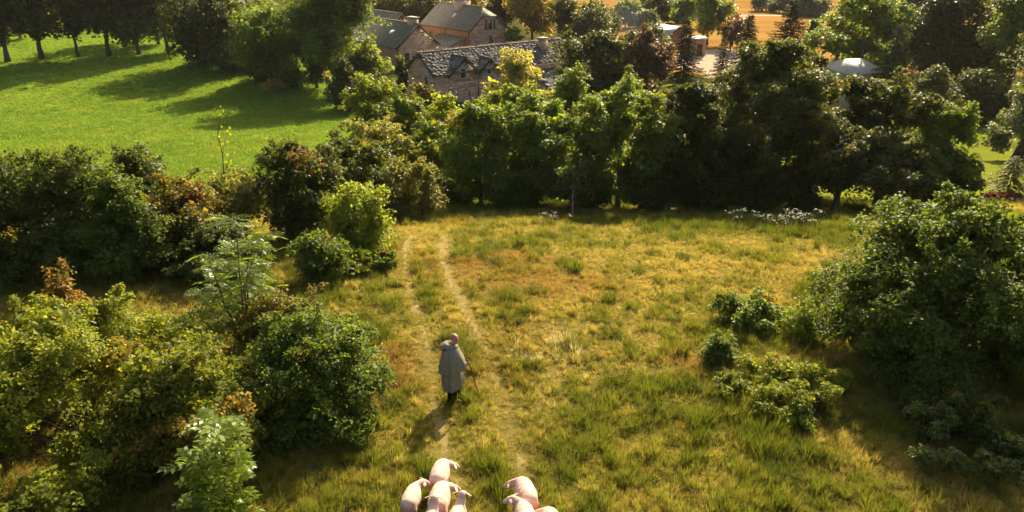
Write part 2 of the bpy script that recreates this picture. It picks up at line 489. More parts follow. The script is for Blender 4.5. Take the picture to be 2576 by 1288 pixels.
# ------------------------------------------------------------------ grass (nobody could count it)
def blades(rng, n, h, spread, lean, w, curl=.5):
    V = []; q = []; t = []; tint = []
    for k in range(n):
        a = rng.uniform(0, 2 * math.pi); r = spread * math.sqrt(rng.random())
        b = np.array([r * math.cos(a), r * math.sin(a), -.03])
        hh = h * rng.uniform(.55, 1.1); a2 = a + rng.normal(0, .8)
        ln = lean * rng.uniform(.3, 1.3)
        d = np.array([math.cos(a2), math.sin(a2), 0])
        s = np.array([-d[1], d[0], 0]); ww = w * rng.uniform(.6, 1.2)
        th = rng.uniform(0, math.pi); s = s * math.cos(th) + d * math.sin(th)
        p1 = b + np.array([0, 0, hh * .5]) + d * hh * ln * .3
        p2 = b + np.array([0, 0, hh * (.95 - curl * ln * .5)]) + d * hh * ln
        o = len(V)
        V += [b - s * ww / 2, b + s * ww / 2, p1 + s * ww * .45, p1 - s * ww * .45, p2]
        q.append([o, o + 1, o + 2, o + 3]); t.append([o + 3, o + 2, o + 4])
        tint.append(rng.random())
    return V, q, t, tint


def tuft_collection(name, specs, seed, mat):
    rng = np.random.default_rng(seed)
    c = bpy.data.collections.new(name)
    for i, sp in enumerate(specs):
        V, q, t, tint = blades(rng, *sp)
        me = mesh_np(name + '_tuft', V, [q, t], mat, {'tint': tint + tint})
        o = bpy.data.objects.new('%s_%02d' % (name, i), me)
        c.objects.link(o)
    return c


def scatter(name, coll, P, rot, scl, tid, colr, kind='stuff'):
    me = bpy.data.meshes.new(name)
    me.vertices.add(len(P)); me.vertices.foreach_set('co', np.asarray(P, np.float32).ravel())
    me.attributes.new('rot', 'FLOAT_VECTOR', 'POINT').data.foreach_set('vector', np.asarray(rot, np.float32).ravel())
    me.attributes.new('scl', 'FLOAT', 'POINT').data.foreach_set('value', np.asarray(scl, np.float32))
    me.attributes.new('tid', 'INT', 'POINT').data.foreach_set('value', np.asarray(tid, np.int32))
    me.attributes.new('col', 'FLOAT_COLOR', 'POINT').data.foreach_set('color', np.hstack([colr, np.ones((len(P), 1))]).astype(np.float32).ravel())
    me.update()
    o = link(name, me, kind=kind)
    g = bpy.data.node_groups.new(name, 'GeometryNodeTree')
    g.interface.new_socket('Geometry', in_out='INPUT', socket_type='NodeSocketGeometry')
    g.interface.new_socket('Geometry', in_out='OUTPUT', socket_type='NodeSocketGeometry')
    N = g.nodes; L = g.links.new
    gi = N.new('NodeGroupInput'); go = N.new('NodeGroupOutput')
    ci = N.new('GeometryNodeCollectionInfo'); ci.inputs['Collection'].default_value = coll
    ci.inputs['Separate Children'].default_value = True; ci.inputs['Reset Children'].default_value = True
    ip = N.new('GeometryNodeInstanceOnPoints'); ip.inputs['Pick Instance'].default_value = True

    def attr(nm, ty):
        a = N.new('GeometryNodeInputNamedAttribute'); a.data_type = ty; a.inputs['Name'].default_value = nm
        return a.outputs['Attribute']
    L(gi.outputs[0], ip.inputs['Points']); L(ci.outputs[0], ip.inputs['Instance'])
    L(attr('tid', 'INT'), ip.inputs['Instance Index'])
    er = N.new('FunctionNodeEulerToRotation'); L(attr('rot', 'FLOAT_VECTOR'), er.inputs[0]); L(er.outputs[0], ip.inputs['Rotation'])
    L(attr('scl', 'FLOAT'), ip.inputs['Scale'])
    L(ip.outputs[0], go.inputs[0])
    md = o.modifiers.new('scatter', 'NODES'); md.node_group = g
    return o


def infrustum(x, y, pad=1.5):
    z = tz(x, y)
    zc = depth(y, z)
    return (np.abs(x) < (CX / F) * zc + pad)


def lerp(a, b, t): return a + (b - a) * t[:, None]


FIELD_TUFTS = tuft_collection('field_grass', [
    (42, .40, .09, .35, .011), (42, .34, .11, .5, .011), (38, .43, .08, .28, .0105),       # upright
    (42, .31, .10, .9, .012), (42, .27, .12, 1.1, .012),                                # arching
    (44, .16, .16, .7, .016), (44, .13, .18, .8, .016),                                 # low mat
    (9, .72, .08, .25, .008), (9, .62, .10, .45, .009)], 11, M['grass'])                # seed stalks


def near_grass():
    rng = np.random.default_rng(5)

    def sample(n, pw):
        y = 7.5 + 34 * rng.random(n) ** pw
        x = rng.uniform(-1, 1, n) * (.64 * depth(y, 0) + 2)
        k = (y < 39.5) & infrustum(x, y)
        return x[k], y[k]
    # tussocks: tufts gathered round centres that share a size and a colour
    cx, cy = sample(11500, 1.25)
    nc = len(cx)
    per = rng.integers(4, 11, nc)
    csz = rng.uniform(.07, .2, nc)
    idx = np.repeat(np.arange(nc), per)
    x1 = cx[idx] + rng.normal(0, 1, len(idx)) * csz[idx]; y1 = cy[idx] + rng.normal(0, 1, len(idx)) * csz[idx]
    x2, y2 = sample(170000, 1.25)
    x = np.concatenate([x1, x2]); y = np.concatenate([y1, y2])
    tus = np.concatenate([np.ones(len(x1), bool), np.zeros(len(x2), bool)])
    cr = np.concatenate([rng.normal(0, .16, nc)[idx], rng.normal(0, .07, len(x2))])
    ch = np.concatenate([rng.uniform(.6, 1.35, nc)[idx], rng.uniform(.5, .8, len(x2))])
    ct = np.concatenate([rng.integers(0, 7, nc)[idx], rng.choice([3, 4, 5, 5, 6, 6, 7, 8], len(x2))])
    da = np.minimum(dist_poly(x, y, RUT_A), dist_poly(x, y, RUT_B))
    keep = rng.random(len(x)) < np.clip(.6 + (da - .05) * 4 + (vnoise(x, y, 1.3, 14) - .5) * 1.5, .1, 1)
    bare = vnoise(x, y, 1.1, 21) * .6 + vnoise(x, y, 4.5, 22) * .4
    keep &= ~((bare > .74) & (rng.random(len(x)) < .5))
    x, y, da, tus, cr, ch, ct = [q[keep] for q in (x, y, da, tus, cr, ch, ct)]
    n = len(x)
    n1 = vnoise(x, y, 4.2, 31); n2 = vnoise(x, y, 1.3, 32); n3 = vnoise(x, y, 2.4, 33)
    far = np.clip((y - 14) / 16, 0, 1)
    w = n1 * .30 + n2 * .36 + .22 + cr + rng.normal(0, .05, n) + far * .035 + np.where(tus, -.035, .12)
    green = np.array([.105, .13, .014]); olive = np.array([.18, .185, .025]); straw = np.array([.39, .315, .082]); rust = np.array([.29, .15, .045])
    pale = np.array([.60, .52, .30])
    c = lerp(np.tile(green, (n, 1)), olive, np.clip((w - .32) / .17, 0, 1))
    c = lerp(c, straw, np.clip((w - .54) / .2, 0, 1))
    c = lerp(c, rust, np.clip((n3 - .56) / .16, 0, 1) * np.clip(w * 1.8 - .45, 0, 1) * .8 * np.clip((6.5 - x) / 3, 0, 1) * np.clip((x + 5.5) / 2.5, 0.15, 1))
    c = lerp(c, straw * 1.05, np.clip(1 - (da - .05) / .35, 0, 1) * .6)
    pp = gnd(1375, 885)
    dp = np.hypot((x - pp.x) / 1.1, (y - pp.y) / .6)
    pm = (dp < 1) & (rng.random(n) < .2)
    c[pm] = pale * rng.uniform(.7, 1.2, (pm.sum(), 1)); ct[pm] = rng.choice([3, 4, 7], pm.sum())
    c *= rng.uniform(.75, 1.25, (n, 1))
    tid = np.where(rng.random(n) < .7, ct, rng.choice([0, 1, 2, 3, 4, 5, 6, 7, 8], n))
    low = da < .2
    tid[low] = rng.choice([5, 6, 4], low.sum())
    tall = np.clip((.62 - w) / .3, 0, 1)
    scl = ch * rng.uniform(.7, 1.1, n) * (.55 + .42 * tall) * np.clip(.5 + da * 1.2, .5, 1)
    rot = np.stack([rng.normal(0, .16, n), rng.normal(0, .16, n), rng.uniform(0, 6.28, n)], 1)
    P = np.stack([x, y, tz(x, y)], 1)
    scatter('field_grass', FIELD_TUFTS, P, rot, scl, tid, c)


near_grass()

MEADOW_TUFTS = tuft_collection('meadow_grass', [(40, .3, .3, .5, .035), (40, .26, .34, .6, .038), (40, .36, .28, .4, .03), (40, .2, .38, .7, .045)], 12, M['grass'])


def far_grass():
    rng = np.random.default_rng(6)
    n = 90000
    y = 38 + 110 * rng.random(n) ** 1.5; x = rng.uniform(-1, 1, n) * (.64 * depth(y, -7) + 2)
    z = zone(x, y); k = (z == 3) & infrustum(x, y) & (x < 3)
    x, y = x[k], y[k]; n = len(x)
    n1 = vnoise(x, y, 7, 41); n2 = vnoise(x, y, 2.2, 42); n3 = vnoise(x, y, 1.0, 43)
    c = lerp(np.tile([.125, .215, .024], (n, 1)), np.array([.225, .295, .036]), np.clip(n1 * .5 + n2 * .35 + n3 * .3 - .1, 0, 1))
    c = lerp(c, np.array([.25, .275, .04]), np.clip((n2 * .6 + n3 * .5 - .7) / .2, 0, 1) * .6)
    c *= rng.uniform(.82, 1.18, (n, 1))
    rot = np.stack([rng.normal(0, .1, n), rng.normal(0, .1, n), rng.uniform(0, 6.28, n)], 1)
    scatter('meadow_grass', MEADOW_TUFTS, np.stack([x, y, tz(x, y)], 1), rot, rng.uniform(.6, 1.1, n), rng.integers(0, 4, n), c)
    # garden lawn and rough ground between the trees
    n = 26000
    y = 38 + 70 * rng.random(n) ** 1.3; x = rng.uniform(-1, 1, n) * (.64 * depth(y, -6) + 2)
    z = zone(x, y); k = ((z == 4) | (z == 0)) & infrustum(x, y)
    x, y, z = x[k], y[k], z[k]; n = len(x)
    kk = z == 0; x, y, z = x[kk], y[kk], z[kk]; n = len(x)
    c = np.where((z == 4)[:, None], np.array([.17, .17, .022]), np.array([.06, .075, .014])) * rng.uniform(.75, 1.25, (n, 1))
    scl = np.where(z == 4, rng.uniform(.22, .4, n), rng.uniform(.5, 1.3, n))
    rot = np.stack([rng.normal(0, .1, n), rng.normal(0, .1, n), rng.uniform(0, 6.28, n)], 1)
    scatter('rough_grass', MEADOW_TUFTS, np.stack([x, y, tz(x, y)], 1), rot, scl, rng.integers(0, 4, n), c)


far_grass()


# ------------------------------------------------------------------ trees and bushes
def unit(v): return v / (np.linalg.norm(v, axis=-1, keepdims=True) + 1e-9)


def leaf_quads(P, A, Nn, Ln, W, fold=.25):
    """rhombic leaves with a folded midrib; returns V, quads"""
    B = unit(np.cross(Nn, A)); Nn = unit(np.cross(A, B))
    Ln = np.broadcast_to(np.asarray(Ln, float).reshape(-1, 1), (len(P), 1)); W = np.broadcast_to(np.asarray(W, float).reshape(-1, 1), (len(P), 1))
    v0 = P; v2 = P + A * Ln
    m = P + A * Ln * .45 + Nn * W * fold
    v1 = m + B * W * .5; v3 = m - B * W * .5
    V = np.stack([v0, v1, v2, v3], 1).reshape(-1, 3)
    Q = np.arange(len(P) * 4).reshape(-1, 4)
    return V, Q


PROF = {
    'round': lambda t: np.sqrt(np.clip(1 - (2 * t - 1) ** 2, 0, 1)) ** .8,
    'oval': lambda t: np.sqrt(np.clip(1 - np.abs(2 * t ** .8 - 1) ** 2.2, 0, 1)),
    'dome': lambda t: np.clip(1 - t ** 2.2, 0, 1) ** .6 * (.86 + .14 * np.minimum(1, t * 6)),
    'egg': lambda t: np.sqrt(np.clip(1 - (np.abs(t - .4) / .62) ** 2.4, 0, 1)),
    'column': lambda t: np.clip(1 - np.abs(2 * t - 1) ** 4, 0, 1) ** .5,
    'peak': lambda t: np.clip(1 - t, 0, 1) ** .75 * np.minimum(1, .5 + t * 4),
}
TRIS = [0]


def crown_np(rng, R, h0, h1, shape, Lf, n, up=.8, clump=.24, wob=.22, shoots=0, accent=.06, aspect=.76, fill=.22):
    Hh = h1 - h0
    f = PROF[shape]
    # lobes on the envelope, each carrying small clumps on its upper and outer side
    lob = max(clump * 1.9, .26) if clump > .125 else .19
    nl = int(np.clip((3.6 if clump > .125 else 5.2) / (lob * lob), 16, 150))
    tt = np.linspace(0, 1, 60); w = f(tt) + .15; w /= w.sum()
    t = np.clip((rng.permutation(nl) + rng.random(nl)) / nl, 0, 1)
    t = np.interp(t, np.cumsum(w), tt)
    a = np.arange(nl) * 2.39996 + rng.normal(0, .5, nl)
    ph = rng.uniform(0, 6.28, 4)
    har = 1 + wob * (.5 * np.sin(2 * a + ph[0] + 2 * t) + .4 * np.sin(3 * a + ph[1] - 5 * t) + .35 * np.sin(5 * a + ph[2] + 9 * t))
    rl = lob * min(R, Hh * .7) * rng.uniform(.7, 1.3, nl)
    frl = np.clip(rng.beta(3.5, 1.2, nl), .15, 1)
    rad = np.maximum(R * f(t) * har * frl - rl * .5, 0)
    LC = np.stack([rad * np.cos(a), rad * np.sin(a), h0 + rl * .5 + t * np.maximum(Hh - rl * 1.4, .1)], 1)
    sub = 3.6 if clump < .15 else 2.7
    per = np.maximum((7 * (rl / rl.mean()) ** 2 * (sub / 2.7) ** 2).astype(int), 4)
    li = np.repeat(np.arange(nl), per); nc = len(li)
    D2 = unit(rng.normal(0, 1, (nc, 3)) + unit(LC[li] * [1, 1, 0]) * .45 + [0, 0, .55 if clump > .125 else .2])
    C = LC[li] + D2 * (rl[li] * rng.uniform(.65, 1.0, nc))[:, None] * np.array([1, 1, .85])
    rc = rl[li] / sub * rng.uniform(.7, 1.35, nc)
    wt = rc ** 2
    ctint = (rng.random(nc) + rng.random(nl)[li]) / 2
    cacc = (rng.random(nl) < accent)[li]
    idx = rng.choice(nc, n, p=wt / wt.sum())
    D = unit(rng.normal(0, 1, (n, 3)))
    D[:, 2] = np.where(rng.random(n) < .5, np.abs(D[:, 2]), D[:, 2])
    qv = rng.normal(0, 2.2, (nc, 3)); qp = rng.uniform(0, 6.28, nc)
    an = rng.uniform(.65, 1.3, (nc, 3)) * np.array([1.05, 1.05, .8])
    rr = rc[idx] * (.6 + .5 * rng.random(n) ** .8) * (1 + .3 * np.sin((D * qv[idx]).sum(1) + qp[idx]))
    P = C[idx] + D * rr[:, None] * an[idx]
    nf = int(n * fill)
    P[:nf] = LC[rng.integers(0, nl, nf)] * np.array([.85, .85, 1]) + unit(rng.normal(0, 1, (nf, 3))) * (rl.mean() * .62 * rng.random(nf) ** .4)[:, None]
    P[:, 2] = np.maximum(P[:, 2], h0 * .6 + .03)
    axis_out = P * np.array([1, 1, 0]); axis_out = unit(axis_out)
    if shoots:
        m = max(int(n * .07), shoots * 8); m = min(m, n // 3)
        big = np.argsort(-(C[:, 2] + rng.normal(0, .25 * Hh, nc)))[:max(shoots, 1)]
        sh_i = rng.integers(0, shoots, m); o = C[big[sh_i % len(big)]]
        sd = unit(rng.normal(0, .7, (shoots, 3)) + unit(C[big[np.arange(shoots) % len(big)]] * [1, 1, 0]) * .6 + [0, 0, 1.1])
        sl_ = rng.uniform(.8, 2.1, shoots) * clump * min(R, Hh * .7) * 1.5
        tt_ = rng.random(m) ** .7
        Ps = o + sd[sh_i] * (sl_[sh_i] * tt_)[:, None] - np.array([0, 0, .35]) * (sl_[sh_i] * tt_ ** 2)[:, None] + rng.normal(0, 1, (m, 3)) * (Lf * (1.15 - .8 * tt_))[:, None]
        P[n - m:] = Ps
    Nn = unit(D * .75 + axis_out * .2 + np.array([0, 0, up]) + rng.normal(0, .42, (n, 3)))
    A = unit(np.cross(Nn, rng.normal(0, 1, (n, 3))) + D * .4 - np.array([0, 0, .15]))
    lsz = Lf * rng.uniform(.6, 1.3, n); lsz[:nf] *= 1.9
    V, Q = leaf_quads(P, A, Nn, lsz, lsz * aspect * rng.uniform(.75, 1.2, n))
    tint = np.clip(ctint[idx] * .5 + rng.random(n) * .45, 0, .94)
    tint[cacc[idx] & (rng.random(n) < .8)] = 1.0
    return V, Q, tint, C


def limbs_mb(rng, mb, h, h0, C, r0, lean=(0, 0), nl=9, stems=1):
    top = np.array([lean[0], lean[1], h])
    for s in range(stems):
        off = np.array([rng.normal(0, r0 * 2.2), rng.normal(0, r0 * 2.2), 0]) if stems > 1 else np.zeros(3)
        tip = top * np.array([1, 1, .82]) if stems == 1 else C[rng.integers(len(C))]
        k = np.linspace(0, 1, 7)[:, None]
        P = off * (1 - k) + tip * k + rng.normal(0, r0 * .5, (7, 3)) * np.array([1, 1, 0]) * np.sin(k * 3.14)
        P[0] = off - np.array([0, 0, .25])
        r = r0 * (1 - .82 * k[:, 0] ** .8); r[0] *= 1.35
        mb.tube(P, r, 8)
        m = nl if stems == 1 else max(1, nl // stems)
        for j in range(m):
            c = C[rng.integers(len(C))]
            b = rng.uniform(.3, .85)
            st = P[int(b * 6)]
            if c[2] < st[2] - .1 * h: c = c + np.array([0, 0, .2 * h])
            kk = np.linspace(0, 1, 5)[:, None]
            Q = st * (1 - kk) + c * kk + np.array([0, 0, 1]) * np.sin(kk * 3.14) * np.linalg.norm(c - st) * .1
            mb.tube(Q, r0 * .42 * (1 - b * .5) * (1 - .85 * kk[:, 0]), 5)


PLANTS = []
WIDE = 1.2          # crowns thin out towards their rim
CROWNS = {}


def plant(name, label, cat, u, d, vtop, w, shape, mat, h0=.25, seed=None, r0=None, cover=1.75, Lk=.0038, Lmin=.06, nmax=60000,
          stems=1, nl=9, up=.8, clump=.24, wob=.22, shoots=0, accent=.05, group=None, lean=(0, 0), squash=1.0, trunk_part='trunk', bark='bark', fill=.22):
    ztop = at(u, vtop, d).z
    x = (u - CX) / F * depth(d, (ztop + tz(0, d)) / 2)
    zg = float(tz(x, d)); h = max(ztop - zg, .4)
    zc = depth(d, zg + h * .6)
    R = WIDE * w / 2 / F * zc
    rng = np.random.default_rng(seed if seed is not None else len(PLANTS) * 7 + 100)
    Lf = max(Lmin, Lk * zc)
    hb = h * h0
    a, b, c = R, R * squash, (h - hb) / 2
    area = 4 * math.pi * (((a * b) ** 1.6 + (a * c) ** 1.6 + (b * c) ** 1.6) / 3) ** (1 / 1.6)
    n = int(min(nmax, cover * area / (.31 * Lf * Lf)))
    root = thing(name, label, cat, (x, d, zg - .02), 0, group)
    V, Q, tint, C = crown_np(rng, R, hb, h * 1.05, shape, Lf, n, up, clump, wob, shoots, accent, fill=fill)
    V[:, 1] *= squash; C[:, 1] *= squash
    if lean != (0, 0):
        V[:, 0] += lean[0] * np.clip(V[:, 2] / h, 0, 1); V[:, 1] += lean[1] * np.clip(V[:, 2] / h, 0, 1)
        C[:, 0] += lean[0] * np.clip(C[:, 2] / h, 0, 1); C[:, 1] += lean[1] * np.clip(C[:, 2] / h, 0, 1)
    link('crown', mesh_np(name + '_crown', V, [Q], M[mat], {'tint': tint}), root)
    mb = MB()
    limbs_mb(rng, mb, h, hb, C, r0 or max(.03, h * .022), lean, nl, stems)
    link(trunk_part, mb.mesh(name + '_trunk', M[bark], True), root)
    TRIS[0] += 2 * n
    PLANTS.append((name, n, round(h, 1), round(R, 1)))
    return root


def conifer(name, label, u, d, vtop, w, mat, h0=.08, seed=1, group=None, dens=1.0, droop=.25, cat='conifer'):
    ztop = at(u, vtop, d).z
    x = (u - CX) / F * depth(d, (ztop + tz(0, d)) / 2)
    zg = float(tz(x, d)); h = ztop - zg
    zc = depth(d, zg + h * .5); R = 1.6 * w / 2 / F * zc
    rng = np.random.default_rng(seed)
    root = thing(name, label, cat, (x, d, zg - .02), 0, group)
    nb = int(h * 15 * dens) + 40
    Lf = max(.16, .0042 * zc)
    Ps, As, Ns, Ts, Ls = [], [], [], [], []
    mb = MB()
    k = np.linspace(0, 1, 8)[:, None]
    mb.tube(np.array([0, 0, -.2]) * (1 - k) + np.array([0, 0, h]) * k, .022 * h * (1 - .93 * k[:, 0]), 8)
    for i in range(nb):
        t = (i + rng.random()) / nb
        z = h * (h0 + (1 - h0) * t)
        L = R * (1 - t) ** .85 * rng.uniform(.65, 1.12) + .05 * R
        a = i * 2.4 + rng.normal(0, .3)
        d2 = np.array([math.cos(a), math.sin(a), 0])
        m = max(4, int(L / (Lf * .28) * 1.0))
        s = np.linspace(.08, 1, m)
        c = np.array([0, 0, z]) + d2 * (s * L)[:, None] + np.array([0, 0, 1]) * (-(s ** 1.6) * L * droop + .12 * L * s ** 4 + .06 * L)[:, None]
        rep = 3
        for r_ in range(rep):
            sd = np.cross(d2, [0, 0, 1]) * (1 if r_ == 0 else -1)
            ax = d2 * rng.uniform(.5, 1, (m, 1)) + sd * rng.uniform(.3, .9, (m, 1)) * (r_ < 2) + rng.normal(0, .18, (m, 3)) - np.array([0, 0, .22])
            Ps.append(c + rng.normal(0, Lf * .12, (m, 3))); As.append(unit(ax)); Ns.append(unit(np.array([0, 0, 1.]) + rng.normal(0, .35, (m, 3))))
            Ts.append(np.clip(rng.random(m) * .5 + .4 * rng.random(), 0, .94)); Ls.append(Lf * rng.uniform(.7, 1.2, m) * (1 - .35 * s))
        if i % 4 == 0:
            mb.tube(c[[0, m // 2, m - 1]], [.014 * h * (1 - t) * .5 + .01, .01, .004], 4)
    P = np.vstack(Ps); A = np.vstack(As); Nn = np.vstack(Ns); T = np.concatenate(Ts); Ln = np.concatenate(Ls)
    V, Q = leaf_quads(P, A, Nn, Ln, Ln * .42)
    link('crown', mesh_np(name + '_crown', V, [Q], M[mat], {'tint': T}), root)
    link('trunk', mb.mesh(name + '_trunk', M['bark'], True), root)
    TRIS[0] += 2 * len(P)
    PLANTS.append((name, len(P), round(h, 1), round(R, 1)))
    return root


# -- foreground
plant('hawthorn_bush', 'huge yellow-green hawthorn bush filling the lower left corner', 'bush', 150, 13.6, 770, 800, 'dome', 'hawthorn_yellow', h0=.02, stems=6, nl=30, Lmin=.067, Lk=.0034, nmax=80000, cover=1.7, clump=.10, shoots=34, accent=.05, r0=.06, seed=301)
plant('hawthorn_bush', 'yellowing arching hawthorn between the huge corner bush and the round green bush', 'bush', 470, 13.2, 880, 430, 'dome', 'hawthorn_yellow', h0=.02, stems=5, nl=20, Lmin=.063, Lk=.0034, nmax=40000, cover=1.4, clump=.13, shoots=24, accent=.08, r0=.05, seed=302)
plant('hawthorn_bush', 'dense dark green hawthorn bush to the left of the shepherd', 'bush', 785, 14.7, 790, 390, 'dome', 'hawthorn', h0=.02, stems=5, nl=18, Lmin=.06, Lk=.004, nmax=60000, cover=1.7, clump=.12, shoots=24, accent=.02, r0=.05, seed=303)
plant('hawthorn_bush', 'brownish-topped thorn bush right behind the round green hawthorn', 'bush', 705, 17.2, 735, 230, 'dome', 'rusty', h0=.05, stems=4, nl=14, Lmin=.065, nmax=20000, cover=1.2, clump=.22, shoots=14, accent=.2, seed=304)
plant('rose_bush', 'tall orange-tinged shoots rising behind the huge corner bush', 'bush', 185, 15.4, 690, 150, 'peak', 'rusty', h0=.3, stems=3, nl=8, Lmin=.07, nmax=9000, cover=1.3, clump=.26, shoots=8, accent=.5, seed=305)
plant('large_bush', 'massive dark bush with sunlit pale top on the right', 'bush', 2385, 17.4, 500, 590, 'dome', 'hawthorn', h0=.02, wob=.1, stems=7, nl=26, Lmin=.074, Lk=.0042, nmax=90000, cover=2.6, fill=.3, clump=.10, shoots=40, accent=.02, r0=.08, seed=306)
plant('thorn_shrub', 'yellowish low thorn shrub leaning on the massive right bush', 'bush', 2000, 15.2, 930, 280, 'dome', 'hawthorn_yellow', h0=.02, stems=6, nl=16, Lmin=.05, Lk=.0032, nmax=16000, cover=.75, clump=.2, shoots=16, accent=.04, seed=307)
plant('thorn_shrub', 'flat green shrub at the left foot of the massive right bush', 'bush', 1900, 19.3, 742, 215, 'dome', 'hawthorn', h0=.02, stems=5, nl=14, Lmin=.06, nmax=9000, cover=.8, clump=.2, shoots=12, accent=.03, seed=308)
plant('thorn_shrub', 'bright yellow-green shrub tucked against the massive right bush', 'bush', 2030, 18.3, 775, 105, 'dome', 'bright', h0=.02, stems=4, nl=8, Lmin=.06, nmax=9000, cover=1.2, clump=.24, shoots=8, seed=309)
plant('juniper_bush', 'small pointed dark green juniper alone in the dry grass', 'bush', 1808, 16.9, 842, 95, 'peak', 'hawthorn', h0=.02, stems=3, nl=6, Lmin=.05, nmax=6000, cover=1.5, clump=.22, shoots=6, accent=0, seed=310)
plant('thorn_shrub', 'thin small shrub in the grass below the pointed juniper', 'bush', 1850, 15.6, 940, 110, 'dome', 'hawthorn_yellow', h0=.02, stems=3, nl=6, Lmin=.05, nmax=5000, cover=.8, clump=.26, shoots=8, accent=0, seed=311)
plant('thorn_shrub', 'low sprawling shrub in shade under the massive right bush', 'bush', 2400, 13.6, 1010, 330, 'dome', 'hedge', h0=.02, stems=4, nl=10, Lmin=.06, nmax=14000, cover=1.1, clump=.2, shoots=8, accent=.02, seed=312)

# -- left hedge
plant('hedge_bush', 'tall dark hedge bush at the left edge of the picture', 'bush', 20, 23.4, 390, 360, 'dome', 'hedge', h0=.02, stems=5, nl=16, nmax=32000, cover=1.7, clump=.14, shoots=22, accent=.015, seed=320)
plant('hedge_bush', 'dark hedge bush with upright shoots, second from the left edge', 'bush', 185, 24.0, 380, 300, 'dome', 'hedge', h0=.02, stems=5, nl=16, nmax=30000, cover=1.7, clump=.14, shoots=26, accent=.015, seed=321)
plant('hedge_bush', 'olive hedge bush in front of the pointed dark one', 'bush', 305, 22.8, 440, 210, 'dome', 'hawthorn', h0=.02, stems=4, nl=14, nmax=22000, cover=1.6, clump=.15, shoots=14, accent=.05, seed=322)
plant('hedge_bush', 'single dark bush standing out against the bright meadow', 'bush', 352, 29.5, 358, 165, 'dome', 'hedge', h0=.02, stems=4, nl=12, nmax=16000, cover=1.6, clump=.22, shoots=12, accent=.04, seed=323)
plant('hedge_bush', 'rust-brown flat-topped thorn bush in the left hedge', 'bush', 445, 24.6, 450, 260, 'dome', 'rusty', h0=.02, stems=5, nl=14, nmax=24000, cover=1.5, clump=.14, shoots=14, accent=.06, seed=324)
plant('hedge_bush', 'thin pale willow-like bush with spindly shoots in the hedge', 'bush', 598, 27.0, 425, 165, 'oval', 'olive', h0=.12, stems=5, nl=18, nmax=11000, cover=1.0, clump=.22, shoots=18, accent=0, seed=325)
plant('hedge_bush', 'broad bush with reddish crown patch in mid hedge', 'bush', 765, 27.5, 358, 205, 'egg', 'hedge', h0=.06, stems=4, nl=14, nmax=26000, cover=1.7, clump=.15, shoots=14, accent=.08, seed=326)
plant('hedge_bush', 'dull green bush behind the red-patched hedge bush', 'bush', 880, 31.5, 345, 200, 'egg', 'hedge', h0=.04, stems=4, nl=12, nmax=22000, cover=1.6, clump=.15, shoots=12, accent=.03, seed=327)
plant('hedge_bush', 'pale olive rounded bush at the right end of the hedge', 'bush', 1020, 33.0, 400, 160, 'egg', 'olive', h0=.03, stems=4, nl=12, nmax=20000, cover=1.7, clump=.15, shoots=10, accent=0, seed=328)
plant('sunlit_bush', 'bright yellow-green bush standing before the hedge by the ruts', 'bush', 897, 25.3, 455, 150, 'egg', 'bright', h0=.02, stems=5, nl=12, nmax=17000, cover=1.6, clump=.22, shoots=14, accent=0, seed=329)
plant('low_shrub', 'feathery low green shrub at the foot of the bright bush', 'bush', 790, 22.4, 575, 125, 'dome', 'hawthorn', h0=.02, stems=4, nl=8, nmax=9000, cover=1.3, clump=.24, shoots=10, accent=.02, seed=330)
plant('bramble_patch', 'low green bramble spreading along the grass beside the left rut', 'bush', 890, 23.2, 628, 200, 'dome', 'hawthorn', h0=.02, stems=4, nl=8, nmax=11000, cover=1.2, clump=.15, shoots=10, accent=.03, squash=.6, seed=331)
plant('hedge_bush', 'shadowed dark bush filling the hedge behind the ash sapling', 'bush', 540, 23.2, 560, 260, 'dome', 'hedge', h0=.02, stems=4, nl=10, nmax=16000, cover=1.5, clump=.15, shoots=6, accent=.02, seed=332)

# -- central tree row
G = 'broadleaf trees along the far edge of the dry field'
plant('broadleaf_tree', 'slim mid-green tree behind the right end of the hedge', 'tree', 1092, 42, 300, 130, 'oval', 'maple', h0=.1, nmax=16000, shoots=8, seed=340, group=G)
plant('broadleaf_tree', 'bushy light green tree just right of the gap in the row', 'tree', 1205, 38, 258, 165, 'egg', 'maple', h0=.08, nmax=24000, cover=2.25, shoots=12, clump=.16, seed=341, group=G)
plant('broadleaf_tree', 'wide sunny-topped tree behind the pale dead trunk', 'tree', 1352, 39, 245, 215, 'egg', 'maple', h0=.08, nmax=30000, cover=2.25, shoots=16, clump=.15, seed=342, group=G)
plant('broadleaf_tree', 'rounded yellow-topped tree in the middle of the row', 'tree', 1562, 37, 215, 225, 'egg', 'maple', h0=.10, nmax=32000, cover=2.3, shoots=14, clump=.15, seed=343, group=G)
plant('broadleaf_tree', 'narrow dark tree left of the tallest rounded tree', 'tree', 1738, 37, 200, 185, 'oval', 'maple_dark', h0=.06, nmax=28000, cover=2.4, shoots=10, clump=.16, seed=344, group=G)
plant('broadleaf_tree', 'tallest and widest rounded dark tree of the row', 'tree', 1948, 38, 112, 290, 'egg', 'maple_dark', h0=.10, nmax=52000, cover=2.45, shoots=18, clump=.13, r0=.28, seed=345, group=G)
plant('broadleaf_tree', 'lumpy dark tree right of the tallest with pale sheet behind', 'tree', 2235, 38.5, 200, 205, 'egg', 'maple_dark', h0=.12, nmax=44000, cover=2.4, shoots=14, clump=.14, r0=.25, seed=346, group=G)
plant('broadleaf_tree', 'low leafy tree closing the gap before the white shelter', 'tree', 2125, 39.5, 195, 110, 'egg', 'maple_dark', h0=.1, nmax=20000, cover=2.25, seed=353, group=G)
plant('broadleaf_tree', 'pale-leaved tree at the right end beside the lawn', 'tree', 2372, 38, 268, 165, 'egg', 'maple', h0=.08, nmax=28000, cover=2.3, shoots=12, clump=.16, seed=347, group=G)
